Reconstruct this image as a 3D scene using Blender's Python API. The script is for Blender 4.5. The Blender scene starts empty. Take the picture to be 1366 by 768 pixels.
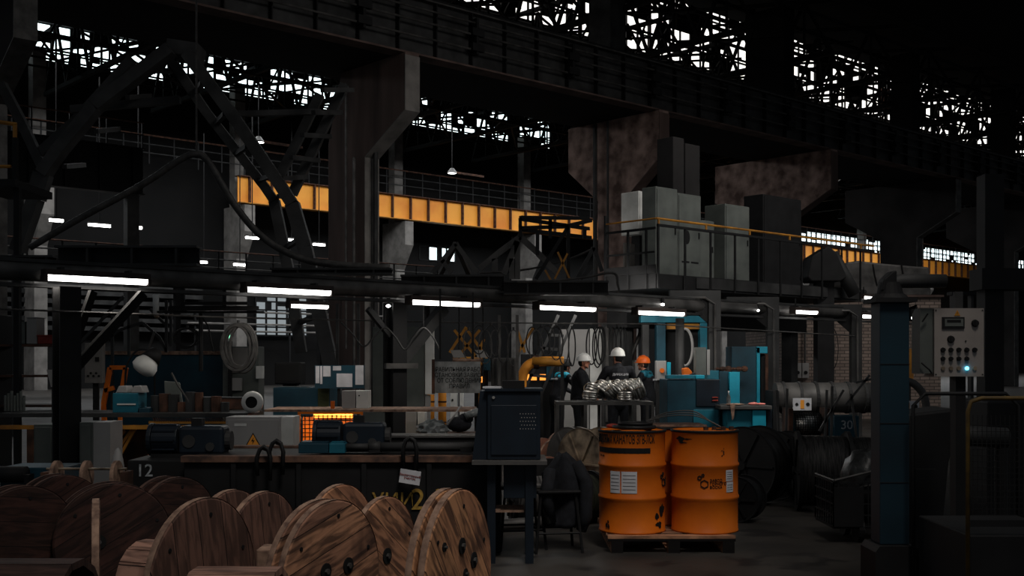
import bpy, bmesh, math, random
from mathutils import Vector, Matrix, Euler
C = bpy.context.scene.collection
R = math.radians
F = 1500.0; HOR = 480.0; EYE = 1.63
U1, U2 = .7414, .6710                 # direction of the hall's length on the ground
HA = math.atan2(U2, U1)
def P(x, y, Y): return Vector(((x-683)/F*Y, Y, EYE+(HOR-y)/F*Y))
def H(s, t, z=0): return Vector((U1*s-U2*t, U2*s+U1*t, z))
def hs(x, t):
    r = (x-683)/F
    return t*(U2+r*U1)/(U1-r*U2)
def hz(x, y, t):
    s = hs(x, t); Y = U2*s+U1*t
    return EYE+(HOR-y)/F*Y
def srgb(v):
    v /= 255.0
    return v/12.92 if v <= .04045 else ((v+.055)/1.055)**2.4
def col(r, g, b): return (srgb(r), srgb(g), srgb(b), 1)

# ------------------------------------------------------------------ materials
MATS = {}
def mat(name, c, rough=.7, metal=0., c2=None, scale=4., detail=4., bump=0., stretch=(1,1,1), lo=.35, hi=.65, c3=None, c3scale=9., c3lo=.62, c3hi=.66, spec=.3):
    if name in MATS: return MATS[name]
    m = bpy.data.materials.new(name); m.use_nodes = True
    nt = m.node_tree; N = nt.nodes; L = nt.links
    b = N['Principled BSDF']; b.inputs['Roughness'].default_value = rough; b.inputs['Metallic'].default_value = metal
    b.inputs['Specular IOR Level'].default_value = spec
    tc = N.new('ShaderNodeTexCoord'); mp = N.new('ShaderNodeMapping'); mp.inputs['Scale'].default_value = stretch
    L.new(tc.outputs['Object'], mp.inputs['Vector'])
    nz = N.new('ShaderNodeTexNoise'); nz.inputs['Scale'].default_value = scale; nz.inputs['Detail'].default_value = detail
    L.new(mp.outputs[0], nz.inputs['Vector'])
    cr = N.new('ShaderNodeValToRGB'); e = cr.color_ramp.elements
    e[0].position = lo; e[1].position = hi
    if c2 is None: c2 = tuple(v*.72 for v in c[:3])+(1,)
    e[0].color = c2; e[1].color = c
    L.new(nz.outputs['Fac'], cr.inputs['Fac'])
    out = cr.outputs['Color']
    if c3:
        n3 = N.new('ShaderNodeTexNoise'); n3.inputs['Scale'].default_value = c3scale; n3.inputs['Detail'].default_value = 6
        L.new(mp.outputs[0], n3.inputs['Vector'])
        r3 = N.new('ShaderNodeValToRGB'); r3.color_ramp.elements[0].position = c3lo; r3.color_ramp.elements[1].position = c3hi
        L.new(n3.outputs['Fac'], r3.inputs['Fac'])
        mx = N.new('ShaderNodeMixRGB'); L.new(r3.outputs['Color'], mx.inputs['Fac'])
        L.new(out, mx.inputs['Color1']); mx.inputs['Color2'].default_value = c3
        out = mx.outputs['Color']
    L.new(out, b.inputs['Base Color'])
    if bump:
        bp = N.new('ShaderNodeBump'); bp.inputs['Strength'].default_value = bump; bp.inputs['Distance'].default_value = .02
        L.new(nz.outputs['Fac'], bp.inputs['Height']); L.new(bp.outputs['Normal'], b.inputs['Normal'])
    MATS[name] = m
    return m
def emit(name, c, s):
    m = bpy.data.materials.new(name); m.use_nodes = True
    nt = m.node_tree; nt.nodes.clear()
    e = nt.nodes.new('ShaderNodeEmission'); e.inputs[0].default_value = c; e.inputs[1].default_value = s
    nz = nt.nodes.new('ShaderNodeTexNoise'); nz.inputs['Scale'].default_value = .7
    o = nt.nodes.new('ShaderNodeOutputMaterial'); nt.links.new(e.outputs[0], o.inputs[0])
    MATS[name] = m
    return m
def plank(name, ang, w, ca, cb, cdark, plane='YZ', gap=.025):
    """boards side by side, each its own shade, with grain, dark weathered streaks and knots"""
    m = bpy.data.materials.new(name); m.use_nodes = True
    nt = m.node_tree; N = nt.nodes; L = nt.links
    b = N['Principled BSDF']; b.inputs['Roughness'].default_value = .8; b.inputs['Specular IOR Level'].default_value = .2
    tc = N.new('ShaderNodeTexCoord'); mp = N.new('ShaderNodeMapping')
    rot = {'YZ': (ang, 0, 0), 'XY': (0, 0, ang), 'XZ': (0, ang, 0)}[plane]
    mp.inputs['Rotation'].default_value = rot
    L.new(tc.outputs['Object'], mp.inputs['Vector'])
    sp = N.new('ShaderNodeSeparateXYZ'); L.new(mp.outputs[0], sp.inputs[0])
    ax = sp.outputs['Z'] if plane != 'XY' else sp.outputs['Y']
    def M(op, a, b2=None):
        n = N.new('ShaderNodeMath'); n.operation = op
        for i, v in enumerate((a, b2)):
            if v is None: continue
            if isinstance(v, (int, float)): n.inputs[i].default_value = v
            else: L.new(v, n.inputs[i])
        return n.outputs[0]
    q = M('DIVIDE', ax, w); fl = M('FLOOR', q); fr = M('FRACT', q)
    wn = N.new('ShaderNodeTexWhiteNoise'); wn.noise_dimensions = '1D'; L.new(fl, wn.inputs['W'])
    st = N.new('ShaderNodeMapping')
    st.inputs['Scale'].default_value = (3, 3, 22) if plane != 'XY' else (3, 22, 3)
    L.new(mp.outputs[0], st.inputs['Vector'])
    ad = N.new('ShaderNodeVectorMath'); ad.operation = 'ADD'; L.new(st.outputs[0], ad.inputs[0])
    cb3 = N.new('ShaderNodeCombineXYZ'); L.new(M('MULTIPLY', wn.outputs[0], 37.), cb3.inputs[0]); L.new(M('MULTIPLY', wn.outputs[0], 11.), cb3.inputs[1])
    L.new(cb3.outputs[0], ad.inputs[1])
    g = N.new('ShaderNodeTexNoise'); g.inputs['Scale'].default_value = 1.2; g.inputs['Detail'].default_value = 8; g.inputs['Distortion'].default_value = .6
    L.new(ad.outputs[0], g.inputs['Vector'])
    mx = N.new('ShaderNodeMixRGB'); L.new(wn.outputs[0], mx.inputs[0]); mx.inputs[1].default_value = ca; mx.inputs[2].default_value = cb
    r1 = N.new('ShaderNodeValToRGB'); r1.color_ramp.elements[0].position = .42; r1.color_ramp.elements[1].position = .6
    L.new(g.outputs['Fac'], r1.inputs['Fac'])
    m2 = N.new('ShaderNodeMixRGB'); L.new(M('MULTIPLY', r1.outputs['Color'], .8), m2.inputs[0]); L.new(mx.outputs[0], m2.inputs[1]); m2.inputs[2].default_value = cdark
    g2 = N.new('ShaderNodeTexNoise'); g2.inputs['Scale'].default_value = 3.2; g2.inputs['Detail'].default_value = 6
    L.new(tc.outputs['Object'], g2.inputs['Vector'])
    r2 = N.new('ShaderNodeValToRGB'); r2.color_ramp.elements[0].position = .5; r2.color_ramp.elements[1].position = .7
    L.new(g2.outputs['Fac'], r2.inputs['Fac'])
    m4 = N.new('ShaderNodeMixRGB'); L.new(M('MULTIPLY', r2.outputs['Color'], .85), m4.inputs[0]); L.new(m2.outputs[0], m4.inputs[1]); m4.inputs[2].default_value = cdark
    lt = M('LESS_THAN', fr, gap)
    m3 = N.new('ShaderNodeMixRGB'); L.new(lt, m3.inputs[0]); L.new(m4.outputs[0], m3.inputs[1]); m3.inputs[2].default_value = (.006, .005, .005, 1)
    L.new(m3.outputs[0], b.inputs['Base Color'])
    bp = N.new('ShaderNodeBump'); bp.inputs['Strength'].default_value = .35; bp.inputs['Distance'].default_value = .01
    L.new(M('SUBTRACT', g.outputs['Fac'], lt), bp.inputs['Height']); L.new(bp.outputs['Normal'], b.inputs['Normal'])
    MATS[name] = m
    return m
def brickmat(name, c1, c2, mortar, scale=1., bw=.26, bh=.09):
    m = bpy.data.materials.new(name); m.use_nodes = True
    nt = m.node_tree; N = nt.nodes; L = nt.links; b = N['Principled BSDF']; b.inputs['Roughness'].default_value = .9
    tc = N.new('ShaderNodeTexCoord'); sp = N.new('ShaderNodeSeparateXYZ'); L.new(tc.outputs['Object'], sp.inputs[0])
    ad = N.new('ShaderNodeMath'); L.new(sp.outputs[0], ad.inputs[0]); L.new(sp.outputs[1], ad.inputs[1])
    cb = N.new('ShaderNodeCombineXYZ'); L.new(ad.outputs[0], cb.inputs[0]); L.new(sp.outputs[2], cb.inputs[1])
    br = N.new('ShaderNodeTexBrick'); L.new(cb.outputs[0], br.inputs['Vector'])
    br.inputs['Color1'].default_value = c1; br.inputs['Color2'].default_value = c2; br.inputs['Mortar'].default_value = mortar
    br.inputs['Scale'].default_value = scale; br.inputs['Brick Width'].default_value = bw; br.inputs['Row Height'].default_value = bh; br.inputs['Mortar Size'].default_value = .012
    L.new(br.outputs['Color'], b.inputs['Base Color'])
    MATS[name] = m
    return m

# ------------------------------------------------------------------ mesh builder
class MB:
    def __init__(s): s.bm = bmesh.new()
    def add(s, vs, fs):
        v = [s.bm.verts.new(p) for p in vs]
        for f in fs:
            try: s.bm.faces.new([v[i] for i in f])
            except ValueError: pass
        return v
    def box(s, c, d, rz=0, rot=None):
        c = Vector(c); m = rot if rot is not None else Matrix.Rotation(rz, 3, 'Z')
        vs = [c + m @ Vector((x*d[0]/2, y*d[1]/2, z*d[2]/2)) for x in (-1,1) for y in (-1,1) for z in (-1,1)]
        s.add(vs, [(0,1,3,2),(4,6,7,5),(0,4,5,1),(2,3,7,6),(0,2,6,4),(1,5,7,3)])
        return s
    def bb(s, x0, x1, y0, y1, z0, z1): return s.box(((x0+x1)/2,(y0+y1)/2,(z0+z1)/2), (abs(x1-x0),abs(y1-y0),abs(z1-z0)))
    def frame(s, p, q):
        d = (Vector(q)-Vector(p)); n = d.normalized()
        up = Vector((0,0,1)) if abs(n.z) < .95 else Vector((0,1,0))
        a = n.cross(up).normalized(); b = a.cross(n).normalized()
        return a, b, n
    def bar(s, p, q, w, h=None):
        h = h or w; p = Vector(p); q = Vector(q); a, b, n = s.frame(p, q)
        vs = [o + a*(i*w/2) + b*(j*h/2) for o in (p, q) for i, j in ((-1,-1),(1,-1),(1,1),(-1,1))]
        s.add(vs, [(3,2,1,0),(4,5,6,7),(0,1,5,4),(1,2,6,5),(2,3,7,6),(3,0,4,7)])
        return s
    def cyl(s, p, q, r, r2=None, n=16):
        r2 = r if r2 is None else r2; p = Vector(p); q = Vector(q); a, b, _ = s.frame(p, q)
        vs = []
        for o, rr in ((p, r), (q, r2)):
            for i in range(n):
                t = 2*math.pi*i/n; vs.append(o + a*math.cos(t)*rr + b*math.sin(t)*rr)
        fs = [(i, (i+1) % n, n+(i+1) % n, n+i) for i in range(n)] + [tuple(range(n-1, -1, -1)), tuple(range(n, 2*n))]
        s.add(vs, fs)
        return s
    def tube(s, pts, r, n=6, closed=False):
        pts = [Vector(p) for p in pts]; m = len(pts); prev = None; vs = []
        for i, p in enumerate(pts):
            if closed: d = pts[(i+1) % m]-pts[i-1]
            else: d = pts[min(i+1, m-1)]-pts[max(i-1, 0)]
            d.normalize()
            if prev is None:
                up = Vector((0,0,1)) if abs(d.z) < .9 else Vector((1,0,0))
                a = d.cross(up).normalized()
            else:
                a = prev - d*prev.dot(d)
                a = a.normalized() if a.length > 1e-6 else prev
            prev = a; b = d.cross(a)
            rr = r[i] if isinstance(r, (list, tuple)) else r
            for k in range(n):
                t = 2*math.pi*k/n; vs.append(p + a*math.cos(t)*rr + b*math.sin(t)*rr)
        fs = []
        for i in range(m if closed else m-1):
            j = (i+1) % m
            for k in range(n): fs.append((i*n+k, i*n+(k+1) % n, j*n+(k+1) % n, j*n+k))
        if not closed: fs += [tuple(range(n-1,-1,-1)), tuple(range((m-1)*n, m*n))]
        s.add(vs, fs)
        return s
    def lathe(s, prof, n=32, o=(0,0,0), axis='Z'):
        """prof: (radius, height) list"""
        o = Vector(o); m = len(prof); vs = []
        for i in range(n):
            t = 2*math.pi*i/n; c, q = math.cos(t), math.sin(t)
            for r, z in prof:
                vs.append(o + (Vector((r*c, r*q, z)) if axis == 'Z' else Vector((z, r*c, r*q)) if axis == 'X' else Vector((r*q, z, r*c))))
        fs = []
        for i in range(n):
            j = (i+1) % n
            for k in range(m-1):
                fs.append((i*m+k, j*m+k, j*m+k+1, i*m+k+1))
        s.add(vs, fs)
        return s
    def sph(s, c, r, n=12, rot=None):
        c = Vector(c); r = (r, r, r) if isinstance(r, (int, float)) else r
        vs = []; m = n//2+1
        rm = rot or Matrix.Identity(3)
        for i in range(1, m-1):
            a = math.pi*i/(m-1)
            for k in range(n):
                t = 2*math.pi*k/n
                vs.append(c + rm @ Vector((math.sin(a)*math.cos(t)*r[0], math.sin(a)*math.sin(t)*r[1], math.cos(a)*r[2])))
        top = len(vs); vs += [c + rm @ Vector((0,0,r[2])), c + rm @ Vector((0,0,-r[2]))]
        fs = []
        for i in range(m-3):
            for k in range(n): fs.append((i*n+k, (i+1)*n+k, (i+1)*n+(k+1) % n, i*n+(k+1) % n))
        for k in range(n):
            fs.append((top, k, (k+1) % n)); fs.append((top+1, (m-3)*n+(k+1) % n, (m-3)*n+k))
        s.add(vs, fs)
        return s
    def prism(s, poly, plane, a, b):
        """poly of 2-D points in plane 'XZ','YZ' or 'XY', pulled from a to b along the third axis"""
        def v(p, h): return (p[0], h, p[1]) if plane == 'XZ' else (h, p[0], p[1]) if plane == 'YZ' else (p[0], p[1], h)
        n = len(poly); vs = [v(p, a) for p in poly]+[v(p, b) for p in poly]
        s.add(vs, [tuple(range(n-1,-1,-1)), tuple(range(n, 2*n))]+[(i, (i+1) % n, n+(i+1) % n, n+i) for i in range(n)])
        return s
    def torus(s, c, Rr, r, n=24, m=6, rot=None, sx=1., sz=1.):
        rm = rot or Matrix.Identity(3); c = Vector(c)
        pts = [c + rm @ Vector((Rr*sx*math.cos(2*math.pi*i/n), 0, Rr*sz*math.sin(2*math.pi*i/n))) for i in range(n)]
        return s.tube(pts, r, m, True)
    def build(s, name, m, parent=None, smooth=False, bevel=0, loc=None, rz=0):
        bmesh.ops.recalc_face_normals(s.bm, faces=s.bm.faces)
        me = bpy.data.meshes.new(name); s.bm.to_mesh(me); s.bm.free()
        if smooth:
            for p in me.polygons: p.use_smooth = len(p.vertices) < 7
        me.materials.append(m)
        o = bpy.data.objects.new(name, me); C.objects.link(o)
        if parent: o.parent = parent
        if loc is not None: o.location = loc
        if rz: o.rotation_euler = (0,0,rz)
        if bevel:
            b = o.modifiers.new('bevel', 'BEVEL'); b.width = bevel; b.segments = 2; b.limit_method = 'ANGLE'
        return o
def thing(name, label, cat, loc=(0,0,0), rz=0, group=None):
    o = bpy.data.objects.new(name, None); C.objects.link(o); o.empty_display_size = .1
    o.location = loc; o.rotation_euler = (0,0,rz); o['label'] = label; o['category'] = cat
    if group: o['group'] = group
    return o
def tag(o, label, cat, group=None, kind=None):
    o['label'] = label; o['category'] = cat
    if group: o['group'] = group
    if kind: o['kind'] = kind
    return o
def struct(name, mb, m, **k):
    o = mb.build(name, m, **k); o['kind'] = 'structure'; return o
def hthing(name, label, cat, s, t, z=0, group=None): return thing(name, label, cat, H(s, t, z), HA, group)
def dup(root, loc, rz=None, label=None, scale=None):
    r = root.copy(); C.objects.link(r); r.location = loc
    if rz is not None: r.rotation_euler = (0,0,rz)
    if scale: r.scale = scale
    if label: r['label'] = label
    for ch in [o for o in C.objects if o.parent == root]:
        c = ch.copy(); C.objects.link(c); c.parent = r
        for g in [o for o in C.objects if o.parent == ch]:
            d = g.copy(); C.objects.link(d); d.parent = c
    return r
DG = None
def applied(o, name, mats=None):
    """the object's modified mesh as a plain mesh object"""
    bpy.context.view_layer.update()
    dg = bpy.context.evaluated_depsgraph_get()
    me = bpy.data.meshes.new_from_object(o.evaluated_get(dg))
    n = bpy.data.objects.new(name, me); C.objects.link(n)
    n.parent = o.parent; n.location = o.location; n.rotation_euler = o.rotation_euler
    bpy.data.objects.remove(o, do_unlink=True)
    n.name = name
    return n
def text(s, size, m, parent, loc, rot, name='lettering', align='CENTER', sx=1., wrap=None, ext=.0015):
    cu = bpy.data.curves.new('txt', 'FONT'); cu.body = s; cu.size = size; cu.align_x = align; cu.align_y = 'CENTER'
    cu.extrude = ext; cu.offset = size*.006; cu.space_line = .9
    o = bpy.data.objects.new('txt', cu); C.objects.link(o); o.scale = (sx, 1, 1)
    bpy.context.view_layer.update()
    me = bpy.data.meshes.new_from_object(o.evaluated_get(bpy.context.evaluated_depsgraph_get()))
    bpy.data.objects.remove(o, do_unlink=True)
    me.materials.clear(); me.materials.append(m)
    for v in me.vertices: v.co.x *= sx
    n = bpy.data.objects.new(name, me); C.objects.link(n); n.parent = parent
    n.location = loc; n.rotation_euler = rot
    if wrap:                                   # lay it round a drum of radius wrap (centre line at local y)
        a0, rad, z0 = wrap
        for v in me.vertices:
            a = a0+v.co.x/rad; z = z0+v.co.y; q = rad+v.co.z
            v.co = (q*math.sin(a), -q*math.cos(a), z)
        n.location = (0,0,0); n.rotation_euler = (0,0,0)
    return n
UP = (R(90), 0, 0)

G = 1.0
M_conc = mat('concrete', col(104,86,80), .9, 0, col(70,57,53), 1.2, 6, .15, (1,1,.15))
M_tubeyel = mat('dull_yellow_tube', col(96,74,28), .6, 0, col(60,46,20), 8, 3)
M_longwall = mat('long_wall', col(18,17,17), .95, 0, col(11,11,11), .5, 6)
M_conc_rough = mat('rough_concrete', col(168,142,132), .95, 0, col(88,70,64), 1.6, 9, .8, (1,1,1))
M_conc_light = mat('pale_concrete', col(128,124,120), .9, 0, col(96,93,90), 1.5, 5, .1)
M_steel = mat('dark_steel', col(58,58,58), .65, .2, col(36,36,36), 2, 5)
M_steel_g = mat('grey_steel', col(88,86,84), .55, .3, col(56,55,54), 3, 5)
M_black = mat('black_steel', col(24,24,25), .7, .1, col(14,14,15), 3, 4)
M_rust = mat('rusty_steel', col(92,62,48), .85, .1, col(48,34,28), 5, 6)
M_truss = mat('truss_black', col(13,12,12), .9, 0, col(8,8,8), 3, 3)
M_housing = mat('lamp_housing', col(60,50,46), .7, 0, col(40,34,32), 5, 4)
M_dkplastic = mat('dark_wrap', col(40,42,42), .4, 0, col(18,19,19), 12, 6, .5)
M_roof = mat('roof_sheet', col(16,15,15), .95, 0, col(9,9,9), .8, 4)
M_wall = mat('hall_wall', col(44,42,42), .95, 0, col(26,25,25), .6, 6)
M_yel = mat('crane_yellow', col(246,166,62), .55, 0, col(224,134,44), .5, 5, 0, (1,1,1), .3, .6)
M_yeldirt = mat('crane_yellow_dull', col(190,130,45), .6, 0, col(120,80,35), 2, 5)
M_orange = mat('orange_paint', col(235,120,25), .5, 0, col(190,85,15), 3, 5)
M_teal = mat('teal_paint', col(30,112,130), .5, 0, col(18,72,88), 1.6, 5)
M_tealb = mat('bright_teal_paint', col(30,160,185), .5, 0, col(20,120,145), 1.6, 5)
M_sheet = mat('cloudy_sheet', col(150,152,150), .4, 0, col(92,94,93), 5, 6, .2)
M_pill = mat('pillar_teal', col(14,44,56), .6, 0, col(9,30,40), 1.4, 5)
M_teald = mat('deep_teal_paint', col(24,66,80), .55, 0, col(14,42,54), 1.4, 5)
M_navy = mat('navy_paint', col(20,30,40), .5, 0, col(14,21,29), 2.5, 5)
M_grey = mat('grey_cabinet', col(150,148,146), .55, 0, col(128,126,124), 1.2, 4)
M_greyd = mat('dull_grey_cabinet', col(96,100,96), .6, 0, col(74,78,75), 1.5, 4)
M_white = mat('white_paint', col(215,215,212), .5, 0, col(180,180,176), 2, 4)
M_rubber = mat('black_rubber', col(20,20,21), .6, 0, col(13,13,13), 8, 3)
M_cable = mat('grey_cable', col(70,68,66), .6, 0, col(46,45,44), 9, 3)
M_shiny = mat('bright_wire', col(205,202,196), .36, 1., col(120,118,114), 18, 4)
M_paper = mat('paper', col(205,205,208), .8, 0, col(180,180,184), 6, 3)
M_ink = mat('black_ink', col(18,18,18), .8)
M_inky = mat('stencil_paint', col(176,140,60), .8, 0, col(120,95,45), 30, 5)
M_inkw = mat('pale_stencil_paint', col(170,175,178), .8, 0, col(120,125,128), 30, 5)
M_skin = mat('skin', col(190,130,105), .6, 0, col(165,108,84), 12, 3)
M_cloth = mat('dark_workwear', col(26,28,33), .9, 0, col(16,17,21), 14, 4, .2)
M_plastic = mat('clear_wrap', col(120,124,124), .35, 0, col(60,64,64), 9, 6, .5)
M_red = mat('red_paint', col(150,50,36), .6, 0, col(100,34,26), 4, 4)
M_reelb = mat('brown_reel', col(165,112,92), .75, 0, col(110,76,62), 6, 5)
M_brass = mat('tarnished_metal', col(165,148,126), .4, .5, col(84,74,64), 6, 5)
E_lamp = emit('lamp_tube', (1,.97,.93,1), 7)
E_small = emit('small_lamp', (1,.98,.94,1), 12)
E_sky = emit('window_daylight', (.82,.97,1,1), 2.6)
E_skyw = emit('rooflight_daylight', (1,.97,.92,1), 1.6)
E_glow = emit('furnace_glow', (1,.32,.05,1), 1.6)
E_dim = emit('dim_daylight', (.85,.95,1,1), .3)
E_blue = emit('blue_indicator', (.1,.6,1,1), 6)
E_green = emit('green_indicator', (.3,1,.6,1), 1.5)
# ------------------------------------------------------------------ the hall
M_floor = mat('floor_concrete', col(64,60,56), .6, 0, col(38,36,34), .9, 9, .25, (1,1,1), .3, .7, col(34,32,31), 2.3, .55, .62)
struct('floor', MB().bb(-40,170,-20,90,-.2,0), M_floor, loc=(0,0,0), rz=HA)
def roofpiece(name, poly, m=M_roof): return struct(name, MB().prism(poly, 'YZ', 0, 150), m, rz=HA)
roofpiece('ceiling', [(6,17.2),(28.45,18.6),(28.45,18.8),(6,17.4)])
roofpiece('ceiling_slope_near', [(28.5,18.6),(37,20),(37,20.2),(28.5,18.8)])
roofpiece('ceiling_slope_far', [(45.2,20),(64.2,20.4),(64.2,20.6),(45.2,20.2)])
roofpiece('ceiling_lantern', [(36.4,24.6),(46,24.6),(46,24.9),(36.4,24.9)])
wl = MB()
# long wall with a high window band, three low lights and a band above the crane beam
wl.bb(0,150,64,64.3,0,8.8); wl.bb(0,49,64,64.3,8.8,9.8); wl.bb(52.3,150,64,64.3,8.8,9.8)
wl.bb(0,150,64,64.3,9.8,12.4); wl.bb(0,96,64,64.3,12.4,14.6); wl.bb(0,150,64,64.3,14.6,18.3)
wl.bb(0,12,64,64.3,18.3,20.4); wl.bb(62,150,64,64.3,18.3,20.4)
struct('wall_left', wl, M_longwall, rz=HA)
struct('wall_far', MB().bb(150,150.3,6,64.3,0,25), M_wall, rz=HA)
def glaze(n, s0, s1, t, z0, z1, m, step=1.5, rows=2, board=0):
    p = MB(); p.bb(s0,s1,t+.05,t+.09,z0,z1)
    w = struct('window_%d' % n, p, m, rz=HA)
    f = MB(); k = int((s1-s0)/step)
    for i in range(k+1):
        x = s0+(s1-s0)*i/k; f.bb(x-.05,x+.05,t-.05,t+.05,z0,z1)
    for j in range(rows+1):
        z = z0+(z1-z0)*j/rows; f.bb(s0,s1,t-.05,t+.05,z-.05,z+.05)
    o = f.build('window_frame', M_black, w)
    if board:
        rr = random.Random(n*7); g = MB()
        for i in range(k):
            for j in range(rows):
                if rr.random() < board:
                    x0, x1 = s0+(s1-s0)*i/k, s0+(s1-s0)*(i+1)/k; za, zc = z0+(z1-z0)*j/rows, z0+(z1-z0)*(j+1)/rows
                    if rr.random() < .4: x1 = (x0+x1)/2
                    if rr.random() < .4: za = (za+zc)/2
                    g.bb(x0, x1, t-.02, t+.03, za, zc)
        q = g.build('dimming_panes', M_truss, w); q['kind'] = 'stuff'  # random dark panes added to cut down the windows' brightness
    return w
glaze(1, 12, 62, 64, 18.3, 20.4, E_sky, 1.1, 3, .62)
glaze(2, 49, 52.3, 64, 8.8, 9.8, E_sky, .8, 1, .3)
glaze(3, 96, 148, 64, 12.4, 14.6, E_sky, .9, 4, .25)
glaze(4, 4, 148, 45.1, 20.2, 24.5, E_skyw, 1.0, 4, .56)
struct('wall_lantern', MB().bb(0,150,36.4,36.7,20.1,24.6), M_roof, rz=HA)

# front row of concrete columns with corbels on both sides
PROF = [(0,11.3),(0,9.47),(2.2,8.28),(2.2,0),(4.4,0),(4.4,8.28),(6.6,9.47),(6.6,11.3)]
PROFB = [(0,11.3),(0,9.47),(1.7,8.1),(1.7,0),(3.3,0),(3.3,8.1),(5.0,9.47),(5.0,11.3)]
labs = {0:'concrete column at the left edge carrying the dark crane girder',
 1:'brown smooth concrete column with corbels, nearest one under the dark crane girder',
 2:'rough plastered concrete column with corbels rising behind the mezzanine railing',
 3:'concrete column whose corbel shows above the dark cabinet at the right end of the mezzanine',
 4:'dark concrete column with corbel above the grey hood and brick booth',
 5:'shadowed concrete column at the far right edge under the girder'}
for i in range(6):
    s = 9.9+12*i + (-.2 if i == 1 else 0); pr = PROFB if i == 2 else PROF
    T = hthing('concrete_column', labs[i], 'column', s, 28.35, 0, 'front row of crane columns')
    if i == 1: pr = [(0,11.3),(0,9.47),(2.2,8.28),(2.2,0),(4.4,0),(4.4,9.0),(3.6,11.3)]  # left corbel left out, top tapered: shade there is put into the outline
    m = M_conc_rough if i in (2,3) else M_wall if i in (0,4,5) else M_conc  # end columns: their shade is put into the darker wall material
    MB().prism([(a, z) for a, z in pr], 'YZ', -.55, 0).build('shaft', m, T, bevel=.03)
    a = pr[2][0]
    MB().prism([(-.012,11.2),(-.012,9.46),(a-.012,pr[2][1]-.01),(a-.012,0.02),(a+.02,0.02),(a+.02,pr[2][1]),(.02,9.48),(.02,11.2)],'YZ',-.56,.012).build('edge_tone', M_conc_light if i == 1 else M_conc if i in (2,3) else M_steel_g, T)  # thin skin; nearest column's lit narrow face is put into its paler colour
    MB().bb(-.75,.1,2.4,3.6 if i != 3 else 4.6,11.45,18.4).build('upper_column', M_truss if i > 2 else M_steel, T)
    if i == 1:
        MB().tube([(-.7,2.6,0.1),(-.7,2.6,8.3)], .05).tube([(-.75,3.0,2),(-.75,3.0,10.8)],.04).build('conduit', M_steel_g, T)
        MB().tube([(-.3,1.95,0.1),(-.3,1.95,9.2)], .08).build('downpipe', M_steel, T)
    if i == 2: MB().tube([(-.8,3.2,.1),(-.8,3.2,11.2)], .09).tube([(-.8,2.5,5),(-.8,2.5,11.2)],.05).build('downpipe', M_steel, T)

# the dark crane girder on top of them
T = hthing('crane_girder', 'long black riveted crane girder crossing the upper picture with conductor rails', 'crane girder', 4, 28.45, 11.3)
MB().bb(0,116,.22,.26,.02,1.86).build('web', M_steel, T)
MB().bb(0,116,0,.6,0,.06).build('bottom_flange', M_conc, T)  # light along the lower edge is put in as a paler colour
MB().bb(0,116,0,.6,1.8,1.85).build('top_flange', M_steel_g, T)
MB().bb(0,116,.2,.32,1.851,2.0).build('crane_rail', M_black, T)
for k in range(76): MB().bb(1.5*k+.5,1.5*k+.54,.03,.22,.046,1.8).build('stiffener', M_black, T)
for z in (.55, 1.05, 1.45): MB().tube([(0,-.12,z),(116,-.12,z)], .035).build('conductor_rail', M_steel_g, T)
for k in range(24):
    MB().bb(4.5*k+2,4.5*k+2.1,-.2,.24,.4,1.6).bb(4.5*k+1.8,4.5*k+2.3,-.25,-.1,.5,.75).bb(4.5*k+1.8,4.5*k+2.3,-.25,-.1,1.0,1.25).build('rail_bracket', M_black, T)
T = hthing('crane_walkway', 'black walkway deck behind the top of the long crane girder', 'walkway', 4, 29.06, 11.31)
MB().bb(0,116,0,3.8,0,.12).build('deck', M_roof, T)
for z in (.6,1.1,2.6): MB().tube([(0,1.5,z),(116,1.5,z)], .03).build('handrail', M_black, T)

# far row of columns and their yellow crane beam
flab = ['lit corbel column at the left edge behind the steel frame', 'grey concrete column with pale edge left of where the yellow beam begins',
 'grey corbel column below the yellow beam, right of the nearest brown column', 'distant column hidden behind the frames below the yellow beam, pale strip above it',
 'distant column behind the plastered column', 'distant column right of the tall mezzanine cabinets', 'distant column left of the far right corbel column', 'distant column with pale strip above the grey hood', 'farthest pale column left of the right-hand windows']
for i in range(9):
    s = 22.2+12*i
    T = hthing('concrete_column', flab[i], 'column', s, 61, 0, 'far row of crane columns')
    q = [(a*.45, z) for a, z in PROF[:3]]+[(1.0,0),(2.2,0),(2.2,8.28),(2.2,11.0),(0,11.0)]
    q = [(0,11.0),(0,9.4),(1.0,7.8),(1.0,0),(2.6,0),(2.6,11.0)]
    MB().prism(q, 'YZ', -.7, 0).build('shaft', M_conc_light, T)
    MB().bb(-.7,0,1.2,1.9,11.01,18.5).build('upper_column', M_conc_light, T)
T = hthing('crane_beam', 'bright yellow crane beam with ribs running behind the columns', 'crane beam', 33.2, 61.05, 11.1)
MB().bb(0,101,.25,.3,.05,1.6).build('web', M_yel, T)
MB().bb(0,101,0,.6,0,.05).build('bottom_flange', M_yeldirt, T)
MB().bb(0,101,0,.6,1.6,1.66).build('top_flange', M_rust, T)
for k in range(66): MB().bb(1.52*k+.7,1.52*k+.78,0.02,.25,.051,1.6).build('stiffener', M_rust, T)
T = hthing('beam_railing', 'dark railing with thin posts along the top of the yellow beam', 'railing', 8, 61.1, 12.77)
for z in (.6,1.1,1.6): MB().tube([(0,0,z),(125,0,z)], .035 if z < 1.5 else .05, 5).build('rail', M_steel if z < 1.5 else M_rust, T)
for k in range(84): MB().bb(1.5*k,1.5*k+.07,-.03,.03,-.02 if k > 16 else -.02,1.6).build('post', M_black, T)
T = hthing('crane_girder', 'dark ribbed girder left of the yellow beam, under its thin yellow handrail', 'crane girder', 9.5, 45, 8.5)
MB().bb(0,10.6,.2,.25,.05,1.9).build('web', M_black, T)
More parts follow.
